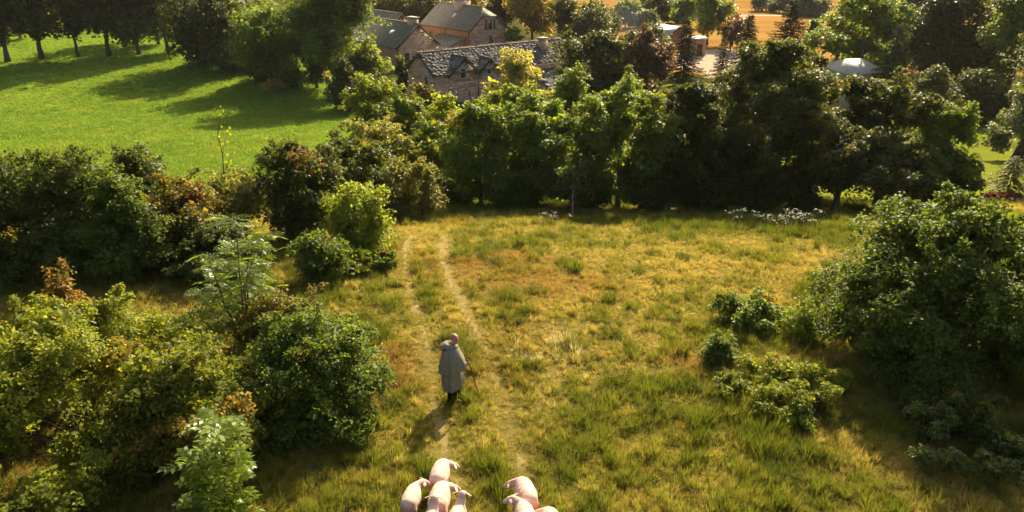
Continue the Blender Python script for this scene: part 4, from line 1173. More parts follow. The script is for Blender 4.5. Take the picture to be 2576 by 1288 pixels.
def gable_house(name, label, O, yaw, W, Lr, he, hr, wallmat, ov=.35, zlow=-1.2, slate=('slate_fine', .5, .42, .05, 0), hip=0, stonemat='stone', rub_gable=True,
                rub_right=False, wall_gable=None, roofmat='slate_fine', seed=1, cat='farmhouse', gable_stones=160, extra_keep=(None, None)):
    """local frame: gable in plane y=0 (x 0..W), ridge along +y"""
    rng = np.random.default_rng(seed)
    root = thing(name, label, cat, O, yaw)
    hm = W / 2
    hr_h = hr - hip * (hr - he)           # height where a half hip starts
    # walls: solid body
    if hip:
        xa = hm * (1 - hip)
        g0p = [(0, zlow), (W, zlow), (W, he), (W - xa, hr_h), (xa, hr_h), (0, he)]
    else:
        g0p = [(0, zlow), (W, zlow), (W, he), (hm, hr), (0, he)]
    mb = MB()
    P0 = np.array([(x, 0, z) for x, z in g0p]);
    if hip:
        g1p = [(0, zlow), (W, zlow), (W, he), (hm, hr), (hm, hr), (0, he)]
        P1 = np.array([(x, Lr, z) for x, z in g1p])
        P1[3][0] += .01; P1[4][0] -= .01
        # upper body behind the hip plane starts at the ridge end
        V = np.vstack([P0, P1]); n = len(P0)
        # side walls, gables
        q = [[0, 1, n + 1, n], [1, 2, n + 2, n + 1], [5, 0, n, n + 5]]
        t = [[0, i + 1, i] for i in range(1, n - 1)] + [[n, n + i, n + i + 1] for i in range(1, n - 1)]
        mb.add(V, q, t)
    else:
        mb.prism(P0, (0, Lr, 0))
    mb.build('wall', M[wallmat], root)
    # roof slabs
    rf = MB(); th = .12
    Vl = unit(np.array([hm, 0, hr - he])); Vr = unit(np.array([-hm, 0, hr - he]))
    sl = math.hypot(hm, hr - he)
    y0, y1 = -ov, Lr + ov
    hipd = hip * hm * .9                    # how far the ridge end sits back
    for V, ex in ((Vl, 0.), (Vr, W)):
        e0 = np.array([ex, y0, he]) - V * ov + Z_ * .03
        e1 = np.array([ex, y1, he]) - V * ov + Z_ * .03
        r1 = np.array([hm, y1, hr]) + Z_ * .03
        if hip:
            k0 = np.array([ex, y0, he]) + V * sl * (1 - hip) + Z_ * .03
            r0 = np.array([hm, hipd, hr]) + Z_ * .03
            poly = [e0, k0, r0, r1, e1]
        else:
            poly = [e0, np.array([hm, y0, hr]) + Z_ * .03, r1, e1]
        rf.prism(poly, (0, 0, th))
    if hip:
        a = np.array([0, y0, he]) + Vl * sl * (1 - hip) + Z_ * .03; b = np.array([W, y0, he]) + Vr * sl * (1 - hip) + Z_ * .03
        rf.prism([a - Y_ * .15 - Z_ * .1, b - Y_ * .15 - Z_ * .1, np.array([hm, hipd, hr]) + Z_ * .03], (0, 0, th * 1.01))
    roof = rf.build('roof', M[roofmat], root)
    mat, su, sv, tk, lim = slate
    mats = []
    top = sl + ov
    Ntop = Z_ * (.03 + th)
    keepL = (lambda c, v: not hip or v < top - hip * sl or c > hipd + ov - (top - v) / (hip * sl) * (hipd + ov)) if hip else extra_keep[0]
    mats += slope_slates(np.array([0, y0, he]) - Vl * ov + Ntop, -Y_ * -1, Vl, y1 - y0, top, su, sv, tk, rng, keepL) if False else []
    # left slope: U must be -Y so that U x V points up
    Ll = y1 - y0
    kl = (lambda c, v: keepL(Ll - c, v)) if keepL else None
    mats += slope_slates(np.array([0, y1, he]) - Vl * ov + Ntop, -Y_, Vl, Ll, top, su, sv, tk, rng, kl)
    kr = keepL if hip else extra_keep[1]
    mats += slope_slates(np.array([W, y0, he]) - Vr * ov + Ntop, Y_, Vr, Ll, top, su, sv, tk, rng, kr)
    pieces('slate', 'slate_courses', mats, mat, roof, lim, seed)
    # ridge stones
    rm = []; y = y0 + (hipd + ov if hip else 0)
    while y < y1 - .2:
        l = rng.uniform(.5, .9)
        rm.append(fmat(np.array([hm, y + l / 2, hr + .03 + th + .05]), Y_, -X_, Z_, l * .96, .36, .09)); y += l
    pieces('ridge_tile', 'ridge_tiles', rm, 'stone' if roofmat == 'slate' else 'slate', roof, 40, seed + 1)
    # verge boards on the front gable
    vb = MB()
    for V, ex in ((Vl, 0.), (Vr, W)):
        n = np.cross(V, Y_)
        l = top - hip * sl
        vb.box(np.array([ex, y0 + .04, he]) - V * ov + V * l / 2 - Z_ * .06, (l, .08, .18), np.array([V, Y_, np.cross(V, Y_)]))
    vb.build('verge_board', M['timber'], root)
    # rubble on the front gable
    if rub_gable:
        def ins(u, z):
            z = z + zlow
            if u < 0 or u > W or z < zlow: return False
            t_ = he + (hr - he) * (1 - abs(u - hm) / hm)
            return z < min(t_, hr_h) - .05
        pieces('stone', 'rubble_stones', rubble(np.array([0, 0, zlow]), X_, W, hr - zlow, rng, ins, .55, .30), stonemat, root, gable_stones, seed + 2)
    return root, dict(Vl=Vl, Vr=Vr, sl=sl, hm=hm, th=th)


def flat_on_slope(parent, name, mat, base, U, V, u, v, w, l, up=.22):
    N = np.cross(U, V)
    mb = MB(); mb.box(base + U * u + V * v + N * up, (w, l, .06), np.array([U, V, N]))
    return mb.build(name, M[mat], parent)


def chimney(parent, c, w, d, h, mat='stone', caps=1):
    mb = MB(); mb.box(np.array(c) + Z_ * h / 2, (w, d, h))
    ch = mb.build('chimney', M[mat], parent)
    cb = MB()
    for k in range(caps):
        x = 0 if caps == 1 else (-w / 4 + k * w / 2)
        for s in (-1, 1):
            cb.box(np.array(c) + np.array([x + s * w / caps * .3, 0, h + .12]), (.14, d * .8, .24))
        cb.box(np.array(c) + np.array([x, 0, h + .29]), (w / caps * 1.08, d * 1.25, .11))
    cb.build('chimney_cap', M['surround'], ch)
    return ch


# main farmhouse
zO = -4.0
hO = (-6.36, 124.0, -7.2)
root, g = gable_house('farmhouse', 'tall farmhouse with half-hipped grey roof and orange side wall with bounce light in its colour', hO, math.atan2(.64, .77), 7.0, 12.5, 3.2, 6.1, 'render_wall', hip=.38, seed=21,
                      slate=('slate_fine', .32, .30, .03, 0), gable_stones=170)
window(root, np.array([0, 0, 0.]), X_, 3.9, 3.0, .8, 1.45, shutters='both')
window(root, np.array([0, 0, 0.]), X_, 4.0, .1, .9, 2.1, pane='shutter', name='door')
for yv in (3.2, 7.2, 10.2):
    window(root, np.array([0, 12.5, 0.]), -Y_, 12.5 - yv, 1.35, .5, .75, surround='render_wall')
pb = MB(); pb.tube([[-.1, .1, 3.1], [-.1, .1, -.5]], [.06, .06], 6); pb.tube([[-.1, 6.2, 3.1], [-.1, 6.2, -.5]], [.05, .05], 6); pb.build('drainpipe', M['metal'], root)
gb = MB(); gb.box((-.42, 6.2, 3.02), (.12, 13, .1)); gb.build('gutter', M['metal'], root)
chimney(root, (3.5, 6.4, 5.5), 3.4 * .75, .9, 1.35, caps=2).rotation_euler = (0, 0, 0)
flat_on_slope(root, 'skylight', 'skylight', np.array([0, 6.0, 3.2]), -Y_, g['Vl'], 0, 2.3, .55, .9)
# low annex against the farmhouse side
ax = thing('annex', 'low lean-to with dark single-pitch roof between the farmhouses', 'outbuilding', hO, math.atan2(.64, .77))
mb = MB(); mb.prism([(-4.2, 1.0, -1.2), (-.02, 1.0, -1.2), (-.02, 1.0, 1.9), (-4.2, 1.0, .5)], (0, 6.5, 0)); mb.build('wall', M['render_wall'], ax)
Va = unit(np.array([4.2, 0, 1.4])); mb = MB(); mb.prism([np.array([-4.6, .7, .42]), np.array([-.03, .7, 1.95]), np.array([-.03, 7.7, 1.95]), np.array([-4.6, 7.7, .42])], (0, 0, .1)); rf = mb.build('roof', M['slate_fine'], ax)
pieces('slate', 'slate_courses', slope_slates(np.array([-4.6, 7.7, .52]), -Y_, Va, 7.0, 4.7, .5, .42, .05, np.random.default_rng(3)), 'slate_fine', rf, 0)

# middle farmhouse
mO = (-15.4, 109.8, -7.9)
root, g = gable_house('farmhouse', 'middle farmhouse with plain rubble gable and white framed window', mO, math.atan2(.64, .77), 6.7, 14.0, 3.3, 5.9, 'stone_wall', seed=22,
                      slate=('slate_fine', .32, .30, .03, 0), gable_stones=170)
window(root, np.array([0, 0, 0.]), X_, 1.5, .9, .75, 1.45)
chimney(root, (3.4, 1.0, 5.3), .9, 1.5, 1.25)
flat_on_slope(root, 'skylight', 'skylight', np.array([0, 3.6, 3.3]), -Y_, g['Vl'], 0, 2.2, .8, .7)
pb = MB(); pb.tube([[.1, -.1, 3.2], [.1, -.1, -.5]], [.05, .05], 6); pb.build('drainpipe', M['metal'], root)
# rear farmhouse
root, g = gable_house('farmhouse', 'rear farmhouse roof with small orange gable behind the middle house', (-19.0, 122.0, -7.2), math.atan2(.64, .77), 6.4, 14.0, 2.9, 5.4, 'render_wall', seed=23,
                      slate=('slate_fine', .32, .30, .03, 0), rub_gable=False)
# pale building behind the tall tree
root, g = gable_house('outbuilding', 'pale building half hidden behind the tall left trees', (-36, 128, -7.2), math.atan2(.64, .77), 6, 9, 3.2, 5.2, 'whitesheet', seed=24, roofmat='shedroof', slate=('slate_fine', .32, .30, .03, 0), rub_gable=False, cat='outbuilding')

# stone barn with lauze roof: ridge along local +y which points right and away
byaw = math.atan2(-.79, .61)
W, Lb, he, hr = 5.6, 19.6, 3.4, 5.3
bO = Vector((-8.2 - .61 * W, 86.7 + .79 * W, -7.9))
DORM = [(1.9, 2.35), (6.0, 1.75)]       # front gables: start along y, width... (y0, half)
D1 = (3.6, 2.0, 4.75); D2 = (7.0, 1.5, 4.35)      # centre y, half width, apex z


def keep_front(c, v):
    # c runs along +y from y0=-.35; drop slates where the front gables cut in
    y = c - .35; z = he + (v - .35) * ((hr - he) / math.hypot(W / 2, hr - he))
    for cy, hw, za in (D1, D2):
        zt = za - abs(y - cy) * (za - he + .25) / hw
        if abs(y - cy) < hw and z < zt - .12: return False
    return True


root, g = gable_house('stone_barn', 'long low stone barn with rough silvery slate roof and two small front gables', bO, byaw, W, Lb, he, hr, 'stone_wall', seed=25, roofmat='slate',
                      slate=('slate', .42, .30, .062, 290), stonemat='pinkstone', gable_stones=90, cat='barn', extra_keep=(None, keep_front))
Vr = g['Vr']; rng = np.random.default_rng(31)
for cy, hw, za in (D1, D2):
    # dormer gable wall, slightly proud of the front wall
    wb = MB(); wb.prism([(W + .06, cy - hw, he - 1.0), (W + .06, cy + hw, he - 1.0), (W + .06, cy + hw, he - .25), (W + .06, cy, za - .05), (W + .06, cy - hw, he - .25)][::-1], (-2.2, 0, 0))
    wb.build('front_gable', M['stone_wall'], root)
    rb = MB(); slm = []
    for s in (-1, 1):
        e = np.array([0, cy + s * hw, he - .25]); a = np.array([0, cy, za])
        V = unit(a - e); ln = np.linalg.norm(a - e) + .25
        x0, x1 = W + .35, W / 2 + .2
        p = e - V * .25
        poly = [(x0, p[1], p[2]), (x0, cy, za), (x1, cy, za), (x1, p[1], p[2])]
        rb.prism(poly if s < 0 else poly[::-1], (0, 0, .11))
        if s < 0: slm += slope_slates(np.array([x1, p[1], p[2] + .11]), X_, V, x0 - x1, ln, .6, .5, .07, rng)
        else: slm += slope_slates(np.array([x0, p[1], p[2] + .11]), -X_, V, x0 - x1, ln, .6, .5, .07, rng)
    rfd = rb.build('gable_roof', M['slate'], root)
    pieces('slate', 'slate_courses', slm, 'slate', rfd, 60, 5)
    vb = MB()
    for s in (-1, 1):
        e = np.array([W + .33, cy + s * (hw + .2), he - .45]); a = np.array([W + .33, cy, za - .06])
        d = unit(a - e); vb.box((e + a) / 2 - Z_ * .03, (np.linalg.norm(a - e), .06, .14), np.array([d, X_, np.cross(d, X_)]))
    vb.build('verge_board', M['timber'], root)


def ins_front(u, z):
    y = u; zz = z - 1.2
    if not 0 < y < Lb: return False
    if zz < he - .12: return True
    return any(abs(y - cy) < hw and zz < za - abs(y - cy) * (za - he + .25) / hw - .15 for cy, hw, za in (D1, D2))


pieces('stone', 'rubble_stones', rubble(np.array([W + .02, 0, -1.2]), Y_, 11.5, 6.2, rng, ins_front, .55, .3), 'pinkstone', root, 180, 41)
pieces('stone', 'rubble_stones', rubble(np.array([W + .02, 11.5, -1.2]), Y_, 8.0, 4.6, rng, lambda u, z: 0 < u < 8 and z < 4.4, .55, .3), 'pinkstone', root, 30, 42)
wO = np.array([W + .06, 0, 0.])
window(root, wO, Y_, 3.5, 2.75, .62, .95)
window(root, wO, Y_, 7.0, 2.85, .45, .6)
window(root, np.array([0, 0, 0.]), X_, 3.9, .9, .75, 2.2, pane='timber', name='door', surround='surround')
for yy, zz, hh in ((1.6, .5, .8), (4.3, .6, .7), (5.5, .5, .9), (5.55, -1, 4.0)):
    pb = MB(); pb.tube([[W + .16, yy, zz + hh], [W + .16, yy, zz]], [.05, .05], 6); pb.build('drainpipe', M['metal'], root)
chimney(root, (3.9, 16.2, 4.3), .9, .9, 1.3)
tbl = MB(); tbl.box((W + 1.0, 2.6, -.2), (.9, 1.0, .06)); o = None
for sx in (-.35, .35):
    for sy in (-.4, .4): tbl.box((W + 1.0 + sx, 2.6 + sy, -.55), (.06, .06, .7))
tm = tbl.mesh('garden_table', M['whitesheet'])
o = link('garden_table', tm); o.location = bO; o.rotation_euler = (0, 0, byaw)
tag(o, 'small white table at the foot of the barn wall', 'table')

# lean-to roof right of the pale yellow tree, low in front of the barn
ax = thing('lean_to', 'dark slate lean-to against the right end of the barn', 'outbuilding', bO, byaw)
mb = MB(); mb.prism([(W + .1, 13.2, -1.2), (W + .1, 18.5, -1.2), (W + .1, 18.5, 2.3), (W + .1, 13.2, 2.3)], (.06, 0, 0)); mb.prism([(W + .2, 13.3, -1.2), (W + 3.2, 13.3, -1.2), (W + 3.2, 13.3, .9), (W + .2, 13.3, 2.2)], (0, 5.1, 0)); mb.build('wall', M['stone_wall'], ax)
Va = unit(np.array([-3.3, 0, 1.5]))
mb = MB(); mb.prism([(W + 3.6, 13, .8), (W + 3.6, 18.7, .8), (W + .2, 18.7, 2.33), (W + .2, 13, 2.33)], (0, 0, .1)); rf = mb.build('roof', M['slate'], ax)
pieces('slate', 'slate_courses', slope_slates(np.array([W + 3.6, 13, .92]), Y_, Va, 5.7, 3.7, .6, .5, .07, rng), 'slate', rf, 40, 6)

# orange shed and small orange hut by the drive
sp_ = at(1700, 100, 126)
gz = float(tz(sp_.x, 126))
root, g = gable_house('shed', 'orange shed with pale ridged roof near the smoke', (sp_.x - 1.2, 125, gz), R_(32), 3.2, 4.5, 2.0, 2.9, 'shedwall', seed=26, roofmat='shedroof', slate=('slate_fine', .5, .4, .03, 0), rub_gable=False, cat='shed')
for ch in list(root.children_recursive):
    if ch.name.startswith('slate') or ch.name.startswith('ridge'): bpy.data.objects.remove(ch)
hp = at(1748, 112, 118)
hz = float(tz(hp.x, 118))
ht = thing('hut', 'small flat-roofed orange hut right of the shed', 'shed', (hp.x, 118, hz), R_(15))
mb = MB(); mb.box((0, 0, 1.0), (2.2, 2.4, 2.4)); mb.build('wall', M['shedwall'], ht)
mb = MB(); mb.prism([(-1.4, -1.5, 2.2), (1.4, -1.5, 2.4), (1.4, -1.5, 2.5), (-1.4, -1.5, 2.3)][::-1], (0, 3.0, 0)); mb.build('roof', M['shedroof'], ht)
mb = MB(); mb.box((.2, -1.23, .75), (.8, .08, 1.7)); mb.build('door', M['timber'], ht)

# white sheeted shelter behind the row on the right
wp = at(2148, 147, 84)
wz = float(tz(wp.x, 84)); hh = wp.z - wz
wt = thing('white_shelter', 'white sheet-covered shelter with shallow pointed roof', 'shelter', (wp.x, 84, wz), R_(8))
eh = hh - 1.0
mb = MB(); mb.box((0, 0, eh / 2), (3.8, 5.2, eh)); mb.build('wall', M['tarp'], wt)
mb = MB()
mb.add([[-2.25, -3, eh], [2.25, -3, eh], [2.25, 3, eh], [-2.25, 3, eh], [-.9, 0, hh], [.9, 0, hh], [-2.25, -3, eh - .1], [2.25, -3, eh - .1], [2.25, 3, eh - .1], [-2.25, 3, eh - .1]],
       [[0, 6, 7, 1], [1, 7, 8, 2], [2, 8, 9, 3], [3, 9, 6, 0], [0, 1, 5, 4], [2, 3, 4, 5]], [[1, 2, 5], [3, 0, 4]]); mb.build('roof', M['tarp'], wt)
mb = MB(); mb.box((.5, -2.62, .9), (.9, .06, 1.8)); mb.build('door', M['surround'], wt)

# utility pole on the orange field
pp = at(1843, 34, 165)
zp = float(tz(pp.x, 165))
po = thing('utility_pole', 'thin utility pole standing on the orange field', 'pole', (pp.x, 165, zp))
mb = MB(); mb.tube([[0, 0, -.3], [0, 0, 7.5]], [.12, .08], 8); mb.build('pole', M['bark'], po)
mb = MB(); mb.box((0, 0, 7.0), (1.4, .1, .12)); mb.build('crossarm', M['bark'], po)


# ------------------------------------------------------------------ remesh-fused bodies
def fused(name, mb, mat, parent, vox, smooth_it=6):
    o = link(name, mb.mesh(name, mat, True), parent)
    md = o.modifiers.new('fuse', 'REMESH'); md.mode = 'VOXEL'; md.voxel_size = vox; md.use_smooth_shade = True
    s = o.modifiers.new('soften', 'SMOOTH'); s.factor = .5; s.iterations = smooth_it
    return o


# ------------------------------------------------------------------ the shepherd (faces local +x)
fp = gnd(1140, 1012)
PS = .91
sh = thing('person', 'shepherd in pale grey hooded cloak, dark trousers, looking back, hand on stick', 'person', (fp.x, fp.y, fp.z), R_(6))
sh.scale = (PS * 1.04, PS, PS)
mb = MB()
for s, x in ((-1, -.05), (1, .12)):
    mb.capsule((0, .09 * s, .92), (x * .6 + .03, .10 * s, .50), .095, .065)
    mb.capsule((x * .6 + .03, .10 * s, .50), (x, .10 * s, .10), .062, .042)
    mb.capsule((x - .04, .10 * s, .05), (x + .15, .11 * s, .04), .045, .035)
mb.ball((0, 0, .96), (.13, .17, .14)); mb.ball((0, 0, 1.16), (.125, .16, .2)); mb.ball((.0, 0, 1.36), (.13, .2, .14))
mb.capsule((0, 0, 1.45), (.06, -.01, 1.62), .062, .055)
# arms: right arm (towards the camera) reaches forward to the stick
mb.capsule((.0, -.16, 1.37), (.05, -.21, 1.14), .048, .042); mb.capsule((.05, -.21, 1.14), (.30, -.16, 1.08), .043, .03)
mb.capsule((.0, .16, 1.37), (.02, .21, 1.13), .048, .042); mb.capsule((.02, .21, 1.13), (.12, .18, .92), .043, .03)
# right hand: palm and curled fingers round the stick
hx = np.array([.36, -.14, 1.08])
mb.ball(hx + np.array([-.02, -.012, 0]), (.045, .022, .042))
for i, dz in enumerate((.032, .011, -.010, -.030)):
    l = (.9, 1, .95, .8)[i]
    mb.capsule(hx + np.array([.01, -.02, dz]), hx + np.array([.045 * l, -.012, dz - .004]), .0105, .010, 8)
    mb.capsule(hx + np.array([.045 * l, -.012, dz - .004]), hx + np.array([.045 * l, .02, dz - .006]), .010, .0085, 8)
mb.capsule(hx + np.array([-.01, .0, .035]), hx + np.array([.03, .025, .05]), .012, .0095, 8)
hl = np.array([.15, .17, .87])
mb.ball(hl, (.03, .02, .05))
for i in range(4): mb.capsule(hl + np.array([.015 - .015 * i + .012, 0, -.03]), hl + np.array([.02 - .015 * i + .012, -.01, -.085 + .006 * abs(i - 1.5)]), .010, .008, 8)
mb.capsule(hl + np.array([.02, 0, .01]), hl + np.array([.045, -.015, -.035]), .011, .009, 8)
# head turned towards the camera side, looking down a little
ha = R_(-58); fx = np.array([math.cos(ha) * .97, math.sin(ha) * .97, -.22]); fx = unit(fx); lx = unit(np.cross(Z_, fx)); ux = np.cross(fx, lx)
AX = np.array([fx, lx, ux]); hc = np.array([.085, -.03, 1.70])


def hd(a, b, c): return hc + fx * a + lx * b + ux * c


mb.ball(hd(-.012, 0, .025), (.098, .077, .092), AX); mb.ball(hd(.035, 0, -.045), (.062, .058, .07), AX); mb.ball(hd(.055, 0, -.092), (.032, .034, .026), AX)
mb.capsule(hd(.088, 0, .012), hd(.108, 0, -.026), .011, .017, 8); mb.ball(hd(.074, 0, .035), (.022, .055, .014), AX)
mb.ball(hd(.08, 0, -.062), (.016, .026, .009), AX); mb.ball(hd(.07, .035, -.02), (.025, .025, .025), AX); mb.ball(hd(.07, -.035, -.02), (.025, .025, .025), AX)
for s in (-1, 1): mb.ball(hd(-.012, s * .078, -.012), (.02, .009, .033), AX)
body = fused('body', mb, M['skin'], sh, .0085, 4)
for s in (-1, 1):
    eb = MB(); eb.ball(hd(.084, s * .031, .016), (.006, .009, .006), AX); eb.build('eye', M['horn'], sh, True)
hb = MB()
ns = 16
hb.ball(hd(-.03, 0, .03), (.094, .084, .086), AX, 18, 12)
o = fused('hair', hb, M['hair'], sh, .012, 2)


def loft(rings, n=64, folds=None, bulge=None):
    """rings: (z, cx, cy, rx, ry, fold amplitude)"""
    V = []; a = np.linspace(0, 2 * math.pi, n, endpoint=False)
    for (z, cx, cy, rx, ry, fa) in rings:
        w = 1 + fa * (np.sin(a * 7 + .6) * .6 + np.sin(a * 11 + 2.1) * .4)
        if bulge is not None: w = w * (1 + bulge(a, z))
        zz = z + (0 if folds is None else folds(a, fa))
        V.append(np.stack([cx + rx * w * np.cos(a), cy + ry * w * np.sin(a), np.broadcast_to(zz, a.shape)], 1))
    m = len(rings); q = []
    for i in range(m - 1):
        for j in range(n):
            k = (j + 1) % n
            q.append([i * n + j, i * n + k, (i + 1) * n + k, (i + 1) * n + j])
    return np.vstack(V), q


def garment(name, rings, folds=None, thick=.012, bulge=None):
    V, q = loft(rings, folds=folds, bulge=bulge)
    o = link(name, mesh_np(name, V, [q], M['cloak'], smooth=True), sh)
    s = o.modifiers.new('cloth', 'SOLIDIFY'); s.thickness = thick; s.offset = 0
    b = o.modifiers.new('smooth', 'SUBSURF'); b.levels = 1; b.render_levels = 1
    return o


def hem(a, fa):   # hem hangs lower at the near back
    return np.where(fa > .07, -.07 * np.cos(a - R_(215)), 0)


garment('robe', [(.42, .01, 0, .25, .27, .12), (.55, .01, 0, .245, .265, .09), (.75, .0, 0, .23, .25, .06), (.98, 0, 0, .20, .235, .04), (1.2, 0, 0, .185, .235, .015), (1.38, 0, 0, .165, .215, .01), (1.47, .01, 0, .10, .12, 0), (1.52, .02, 0, .075, .075, 0)], hem)


def cape_hem(a, fa):
    return np.where(fa > .05, .10 * np.clip(np.cos(a), -1, 1) * .4 - .06 * np.cos(a - R_(200)), 0)


def cape_bulge(a, z):      # lifted over the forearm, and hanging loose behind
    k = np.clip((1.5 - z) / .45, 0, 1)
    d1 = np.angle(np.exp(1j * (a - R_(-38)))); d2 = np.angle(np.exp(1j * (a - R_(185))))
    return k * (.34 * np.exp(-(d1 / .55) ** 2) + .36 * np.exp(-(d2 / .6) ** 2) * (.6 + .4 * k) - .08 * np.exp(-((d2 - .95) / .25) ** 2))


garment('cape', [(.95, .02, -.03, .255, .32, .10), (1.02, .02, -.03, .25, .315, .085), (1.15, .015, -.02, .235, .295, .06), (1.30, .005, -.01, .215, .27, .025), (1.40, 0, 0, .19, .235, .015), (1.48, .0, 0, .14, .15, .005), (1.535, .015, 0, .085, .088, 0), (1.56, .02, 0, .078, .08, 0)], cape_hem, bulge=cape_bulge)
# sleeve to the wrist
sb = MB(); sb.tube([(.02, -.24, 1.22), (.10, -.25, 1.13), (.2, -.21, 1.095), (.31, -.165, 1.08)], [.085, .08, .066, .055], 14)
o = sb.build('sleeve', M['cloak'], sh, True)
# hood lying behind the neck: a thick collar bunching into a pouch
hb = MB(); na = 20
for i in range(na):
    a = 2 * math.pi * i / na; back = .5 - .5 * math.cos(a)         # 0 front, 1 back
    r = .095 + .045 * back; c = np.array([.03 + r * math.cos(a) - .03 * back, r * math.sin(a) * 1.0, 1.495 + .035 * back])
    hb.ball(c, (.034 + .045 * back, .036 + .035 * back, .034 + .045 * back), None, 10, 7)
hb.ball((-.17, -.01, 1.52), (.085, .115, .06)); hb.ball((-.22, -.03, 1.465), (.06, .10, .06)); hb.ball((-.14, -.07, 1.555), (.05, .05, .035))
fused('hood', hb, M['cloak'], sh, .012, 5)
# trousers over the legs and boots
tb = MB()
for s, x in ((-1, -.05), (1, .12)):
    tb.tube([(0, .09 * s, .95), (x * .3 + .015, .095 * s, .72), (x * .6 + .03, .10 * s, .50), (x * .9, .10 * s, .25), (x, .10 * s, .07)], [.125, .105, .09, .082, .085], 14)
tb.build('trousers', M['trouser'], sh, True)
for s, x in ((-1, -.05), (1, .12)):
    bb = MB(); bb.capsule((x - .05, .10 * s, .055), (x + .17, .115 * s, .045), .062, .05); bb.capsule((x - .01, .10 * s, .14), (x - .01, .10 * s, .05), .06, .062)
    fused('boot', bb, M['boot'], sh, .012, 3)

# walking stick, its own thing
R6 = Matrix.Rotation(R_(6), 3, 'Z')
hw_ = Vector(fp) + R6 @ Vector((.385 * PS * 1.04, -.135 * PS, 1.08 * PS))
sx, sy = hw_.x + .19, hw_.y + .40
ft = Vector((sx, sy, float(tz(sx, sy)) - .03))
k = np.linspace(-.09, 1, 9)[:, None]
P = np.array(hw_) * (1 - k) + np.array(ft) * k; P[:, 0] += .012 * np.sin(k[:, 0] * 7)
mb = MB(); mb.tube(P, .017 - .005 * np.clip(k[:, 0], 0, 1), 8)
mb.ball(P[0], (.022, .022, .02))
o = mb.build('walking_stick', M['wood'], None, True)
tag(o, 'thin brown walking stick held in the shepherd right hand', 'stick')


# ------------------------------------------------------------------ sheep (face local +y, away from the camera)
def sheep(label, u, v, zref, rz, head='down', side=1, s=1.0, seed=0, yref=0.0):
    p = at_z(u, v, zref)
    p = Vector((p.x, p.y - yref, 0))
    root = thing('sheep', label, 'sheep', (p.x, p.y, float(tz(p.x, p.y)) - .01), rz, 'shorn sheep walking away from the camera')
    rng = np.random.default_rng(seed)
    mb = MB()
    mb.ball((0, -.34, .60), (.205, .23, .225)); mb.ball((0, -.05, .585), (.235, .34, .245)); mb.ball((0, .24, .60), (.195, .25, .23))
    mb.ball((0, -.20, .70), (.15, .35, .14)); mb.ball((0, -.20, .59), (.225, .33, .235)); mb.ball((0, .10, .59), (.22, .33, .235))
    for sg in (-1, 1):
        st = rng.uniform(-.08, .08)
        mb.ball((sg * .115, -.40, .50), (.095, .155, .21))
        mb.capsule((sg * .12, -.40, .44), (sg * .115, -.36 + st, .30), .075, .05)
        mb.capsule((sg * .115, -.36 + st, .33), (sg * .11, -.47 + st, .23), .05, .032)         # hock points back
        mb.capsule((sg * .11, -.47 + st, .23), (sg * .11, -.44 + st, .05), .03, .026)
        mb.ball((sg * .11, -.42 + st, .025), (.034, .045, .03))
        st = rng.uniform(-.08, .08)
        mb.capsule((sg * .11, .30, .48), (sg * .105, .29 + st, .28), .07, .038)
        mb.capsule((sg * .105, .29 + st, .28), (sg * .10, .30 + st, .05), .034, .026)
        mb.ball((sg * .10, .32 + st, .025), (.034, .045, .03))
    mb.capsule((0, -.55, .66), (0, -.60, .46), .038, .022)                                     # tail
    mb.ball((0, -.42, .36), (.085, .09, .075))                                                 # udder
    if head == 'down':
        n0, n1 = np.array([.02 * side, .38, .66]), np.array([.20 * side, .60, .52]); hd_ = unit(np.array([.62 * side, .45, -.55]))
    elif head == 'side':
        n0, n1 = np.array([.02 * side, .38, .68]), np.array([.17 * side, .58, .74]); hd_ = unit(np.array([.75 * side, .35, -.45]))
    else:
        n0, n1 = np.array([0, .36, .68]), np.array([.03 * side, .60, .92]); hd_ = unit(np.array([.08 * side, .9, -.30]))
    mb.capsule(n0, n1, .135, .088)
    lx = unit(np.cross(Z_, hd_)) * -1; ux = np.cross(lx, hd_) * -1
    if ux[2] < 0: ux = -ux
    AXs = np.array([hd_, lx, ux])
    hc = n1 + hd_ * .04
    mb.ball(hc + hd_ * .03, (.105, .078, .085), AXs); mb.capsule(hc + hd_ * .05, hc + hd_ * .16, .074, .05); mb.ball(hc + hd_ * .175 - ux * .005, (.042, .047, .042), AXs)
    o = fused('body', mb, M['fleece'], root, .017, 16)
    for sg in (-1, 1):
        e = unit(lx * sg * .9 - hd_ * .25 - ux * .32)
        nn_ = unit(np.cross(e, hd_)); kk = np.cross(nn_, e)
        ear = MB(); ear.ball(hc + lx * sg * .07 + ux * .04 - hd_ * .015 + e * .075, (.10, .042, .016), np.array([e, kk, nn_]), 12, 8)
        ear.build('ear', M['fleece'], root, True)
    for sg in (-1, 1):
        eb = MB(); eb.ball(hc + hd_ * .055 + lx * sg * .073 + ux * .02, (.011, .009, .011), AXs, 8, 6); eb.build('eye', M['horn'], root, True)
    s *= .83
    root.scale = (s * 1.0, s * .78, s)
    return root


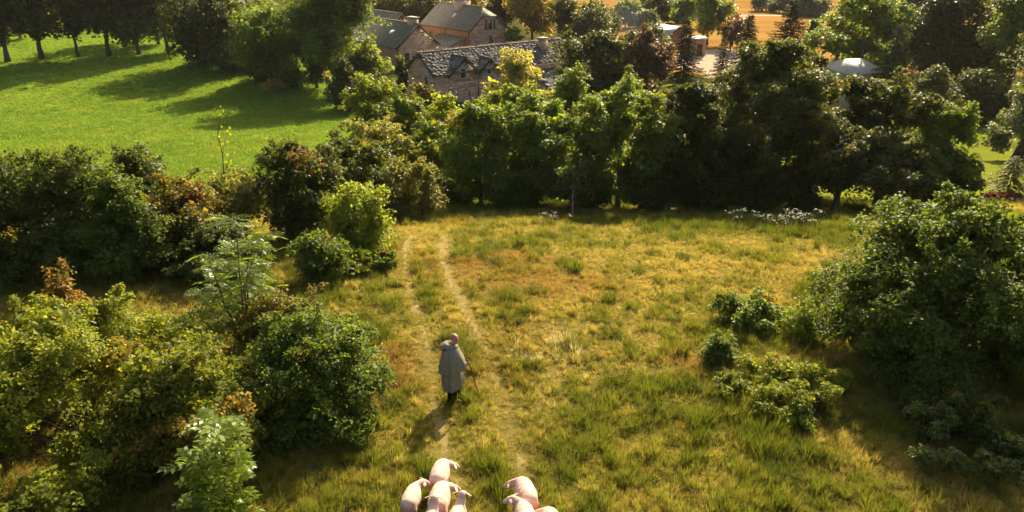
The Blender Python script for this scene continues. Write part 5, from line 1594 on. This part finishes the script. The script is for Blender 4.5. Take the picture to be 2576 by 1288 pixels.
sheep('foremost sheep of the left bunch, rump towards the camera', 1108, 1168, .72, R_(-6), 'down', 1, .95, 1, yref=.15)
sheep('sheep at the left end of the bunch with head turned right', 1037, 1226, .72, R_(-8), 'side', 1, .88, 2, yref=.15)
sheep('broad sheep in the middle of the left bunch', 1107, 1233, .72, R_(-4), 'down', 1, 1.02, 3, yref=.15)
sheep('pale sheep with ears spread, head overlapping the broad sheep', 1090, 1228, .92, R_(-3), 'up', 1, .95, 4, yref=.6)
sheep('sheep at the right of the left bunch with raised head', 1154, 1210, .92, R_(-8), 'up', 1, .9, 5, yref=.6)
sheep('grazing sheep leading the right bunch, head to the left', 1322, 1216, .72, R_(12), 'down', -1, 1.0, 6, yref=.15)
sheep('second sheep of the right bunch with ear to the left', 1322, 1282, .72, R_(10), 'side', -1, 1.02, 7, yref=.15)
sheep('rearmost right sheep, only its back in the frame', 1388, 1296, .72, R_(8), 'down', -1, 1.0, 8, yref=.15)

# thin smoke drifting left of the orange shed
sk = at(1568, 52, 138)
mb = MB(); mb.ball((0, 0, 0), (5.5, 4.5, 4.8), None, 24, 16)
skm, t, N, L = nt('thin_smoke')
tc = N.new('ShaderNodeTexCoord'); gr = N.new('ShaderNodeVectorMath'); gr.operation = 'LENGTH'
mp = N.new('ShaderNodeMapping'); mp.inputs['Scale'].default_value = (1 / 5.5, 1 / 4.5, 1 / 4.8); L(tc.outputs['Object'], mp.inputs[0]); L(mp.outputs[0], gr.inputs[0])
fo = N.new('ShaderNodeMapRange'); fo.inputs[1].default_value = 1; fo.inputs[2].default_value = .2; fo.inputs[3].default_value = 0; fo.inputs[4].default_value = .024; L(gr.outputs['Value'], fo.inputs[0])
nz = N.new('ShaderNodeTexNoise'); nz.inputs['Scale'].default_value = .35; L(tc.outputs['Object'], nz.inputs[0])
mm = N.new('ShaderNodeMath'); mm.operation = 'MULTIPLY'; L(fo.outputs[0], mm.inputs[0]); L(nz.outputs['Fac'], mm.inputs[1])
pv = N.new('ShaderNodeVolumePrincipled'); pv.inputs['Color'].default_value = (.72, .8, .85, 1); L(mm.outputs[0], pv.inputs['Density'])
o = N.new('ShaderNodeOutputMaterial'); L(pv.outputs[0], o.inputs['Volume'])
o = mb.build('smoke', skm, None, kind='stuff'); o.location = sk

# ------------------------------------------------------------------ the summer haze over the valley
hz = MB(); hz.box((0, 390, 22), (1500, 1080, 80))
hzm, t, N, L = nt('haze_air')
pv = N.new('ShaderNodeVolumePrincipled'); pv.inputs['Color'].default_value = (.95, .93, .9, 1); pv.inputs['Density'].default_value = .00007; pv.inputs['Anisotropy'].default_value = .35
o = N.new('ShaderNodeOutputMaterial'); L(pv.outputs[0], o.inputs['Volume'])
o = hz.build('haze', hzm, None, kind='stuff')

print('PLANTS', len(PLANTS), 'leaf tris', TRIS[0])
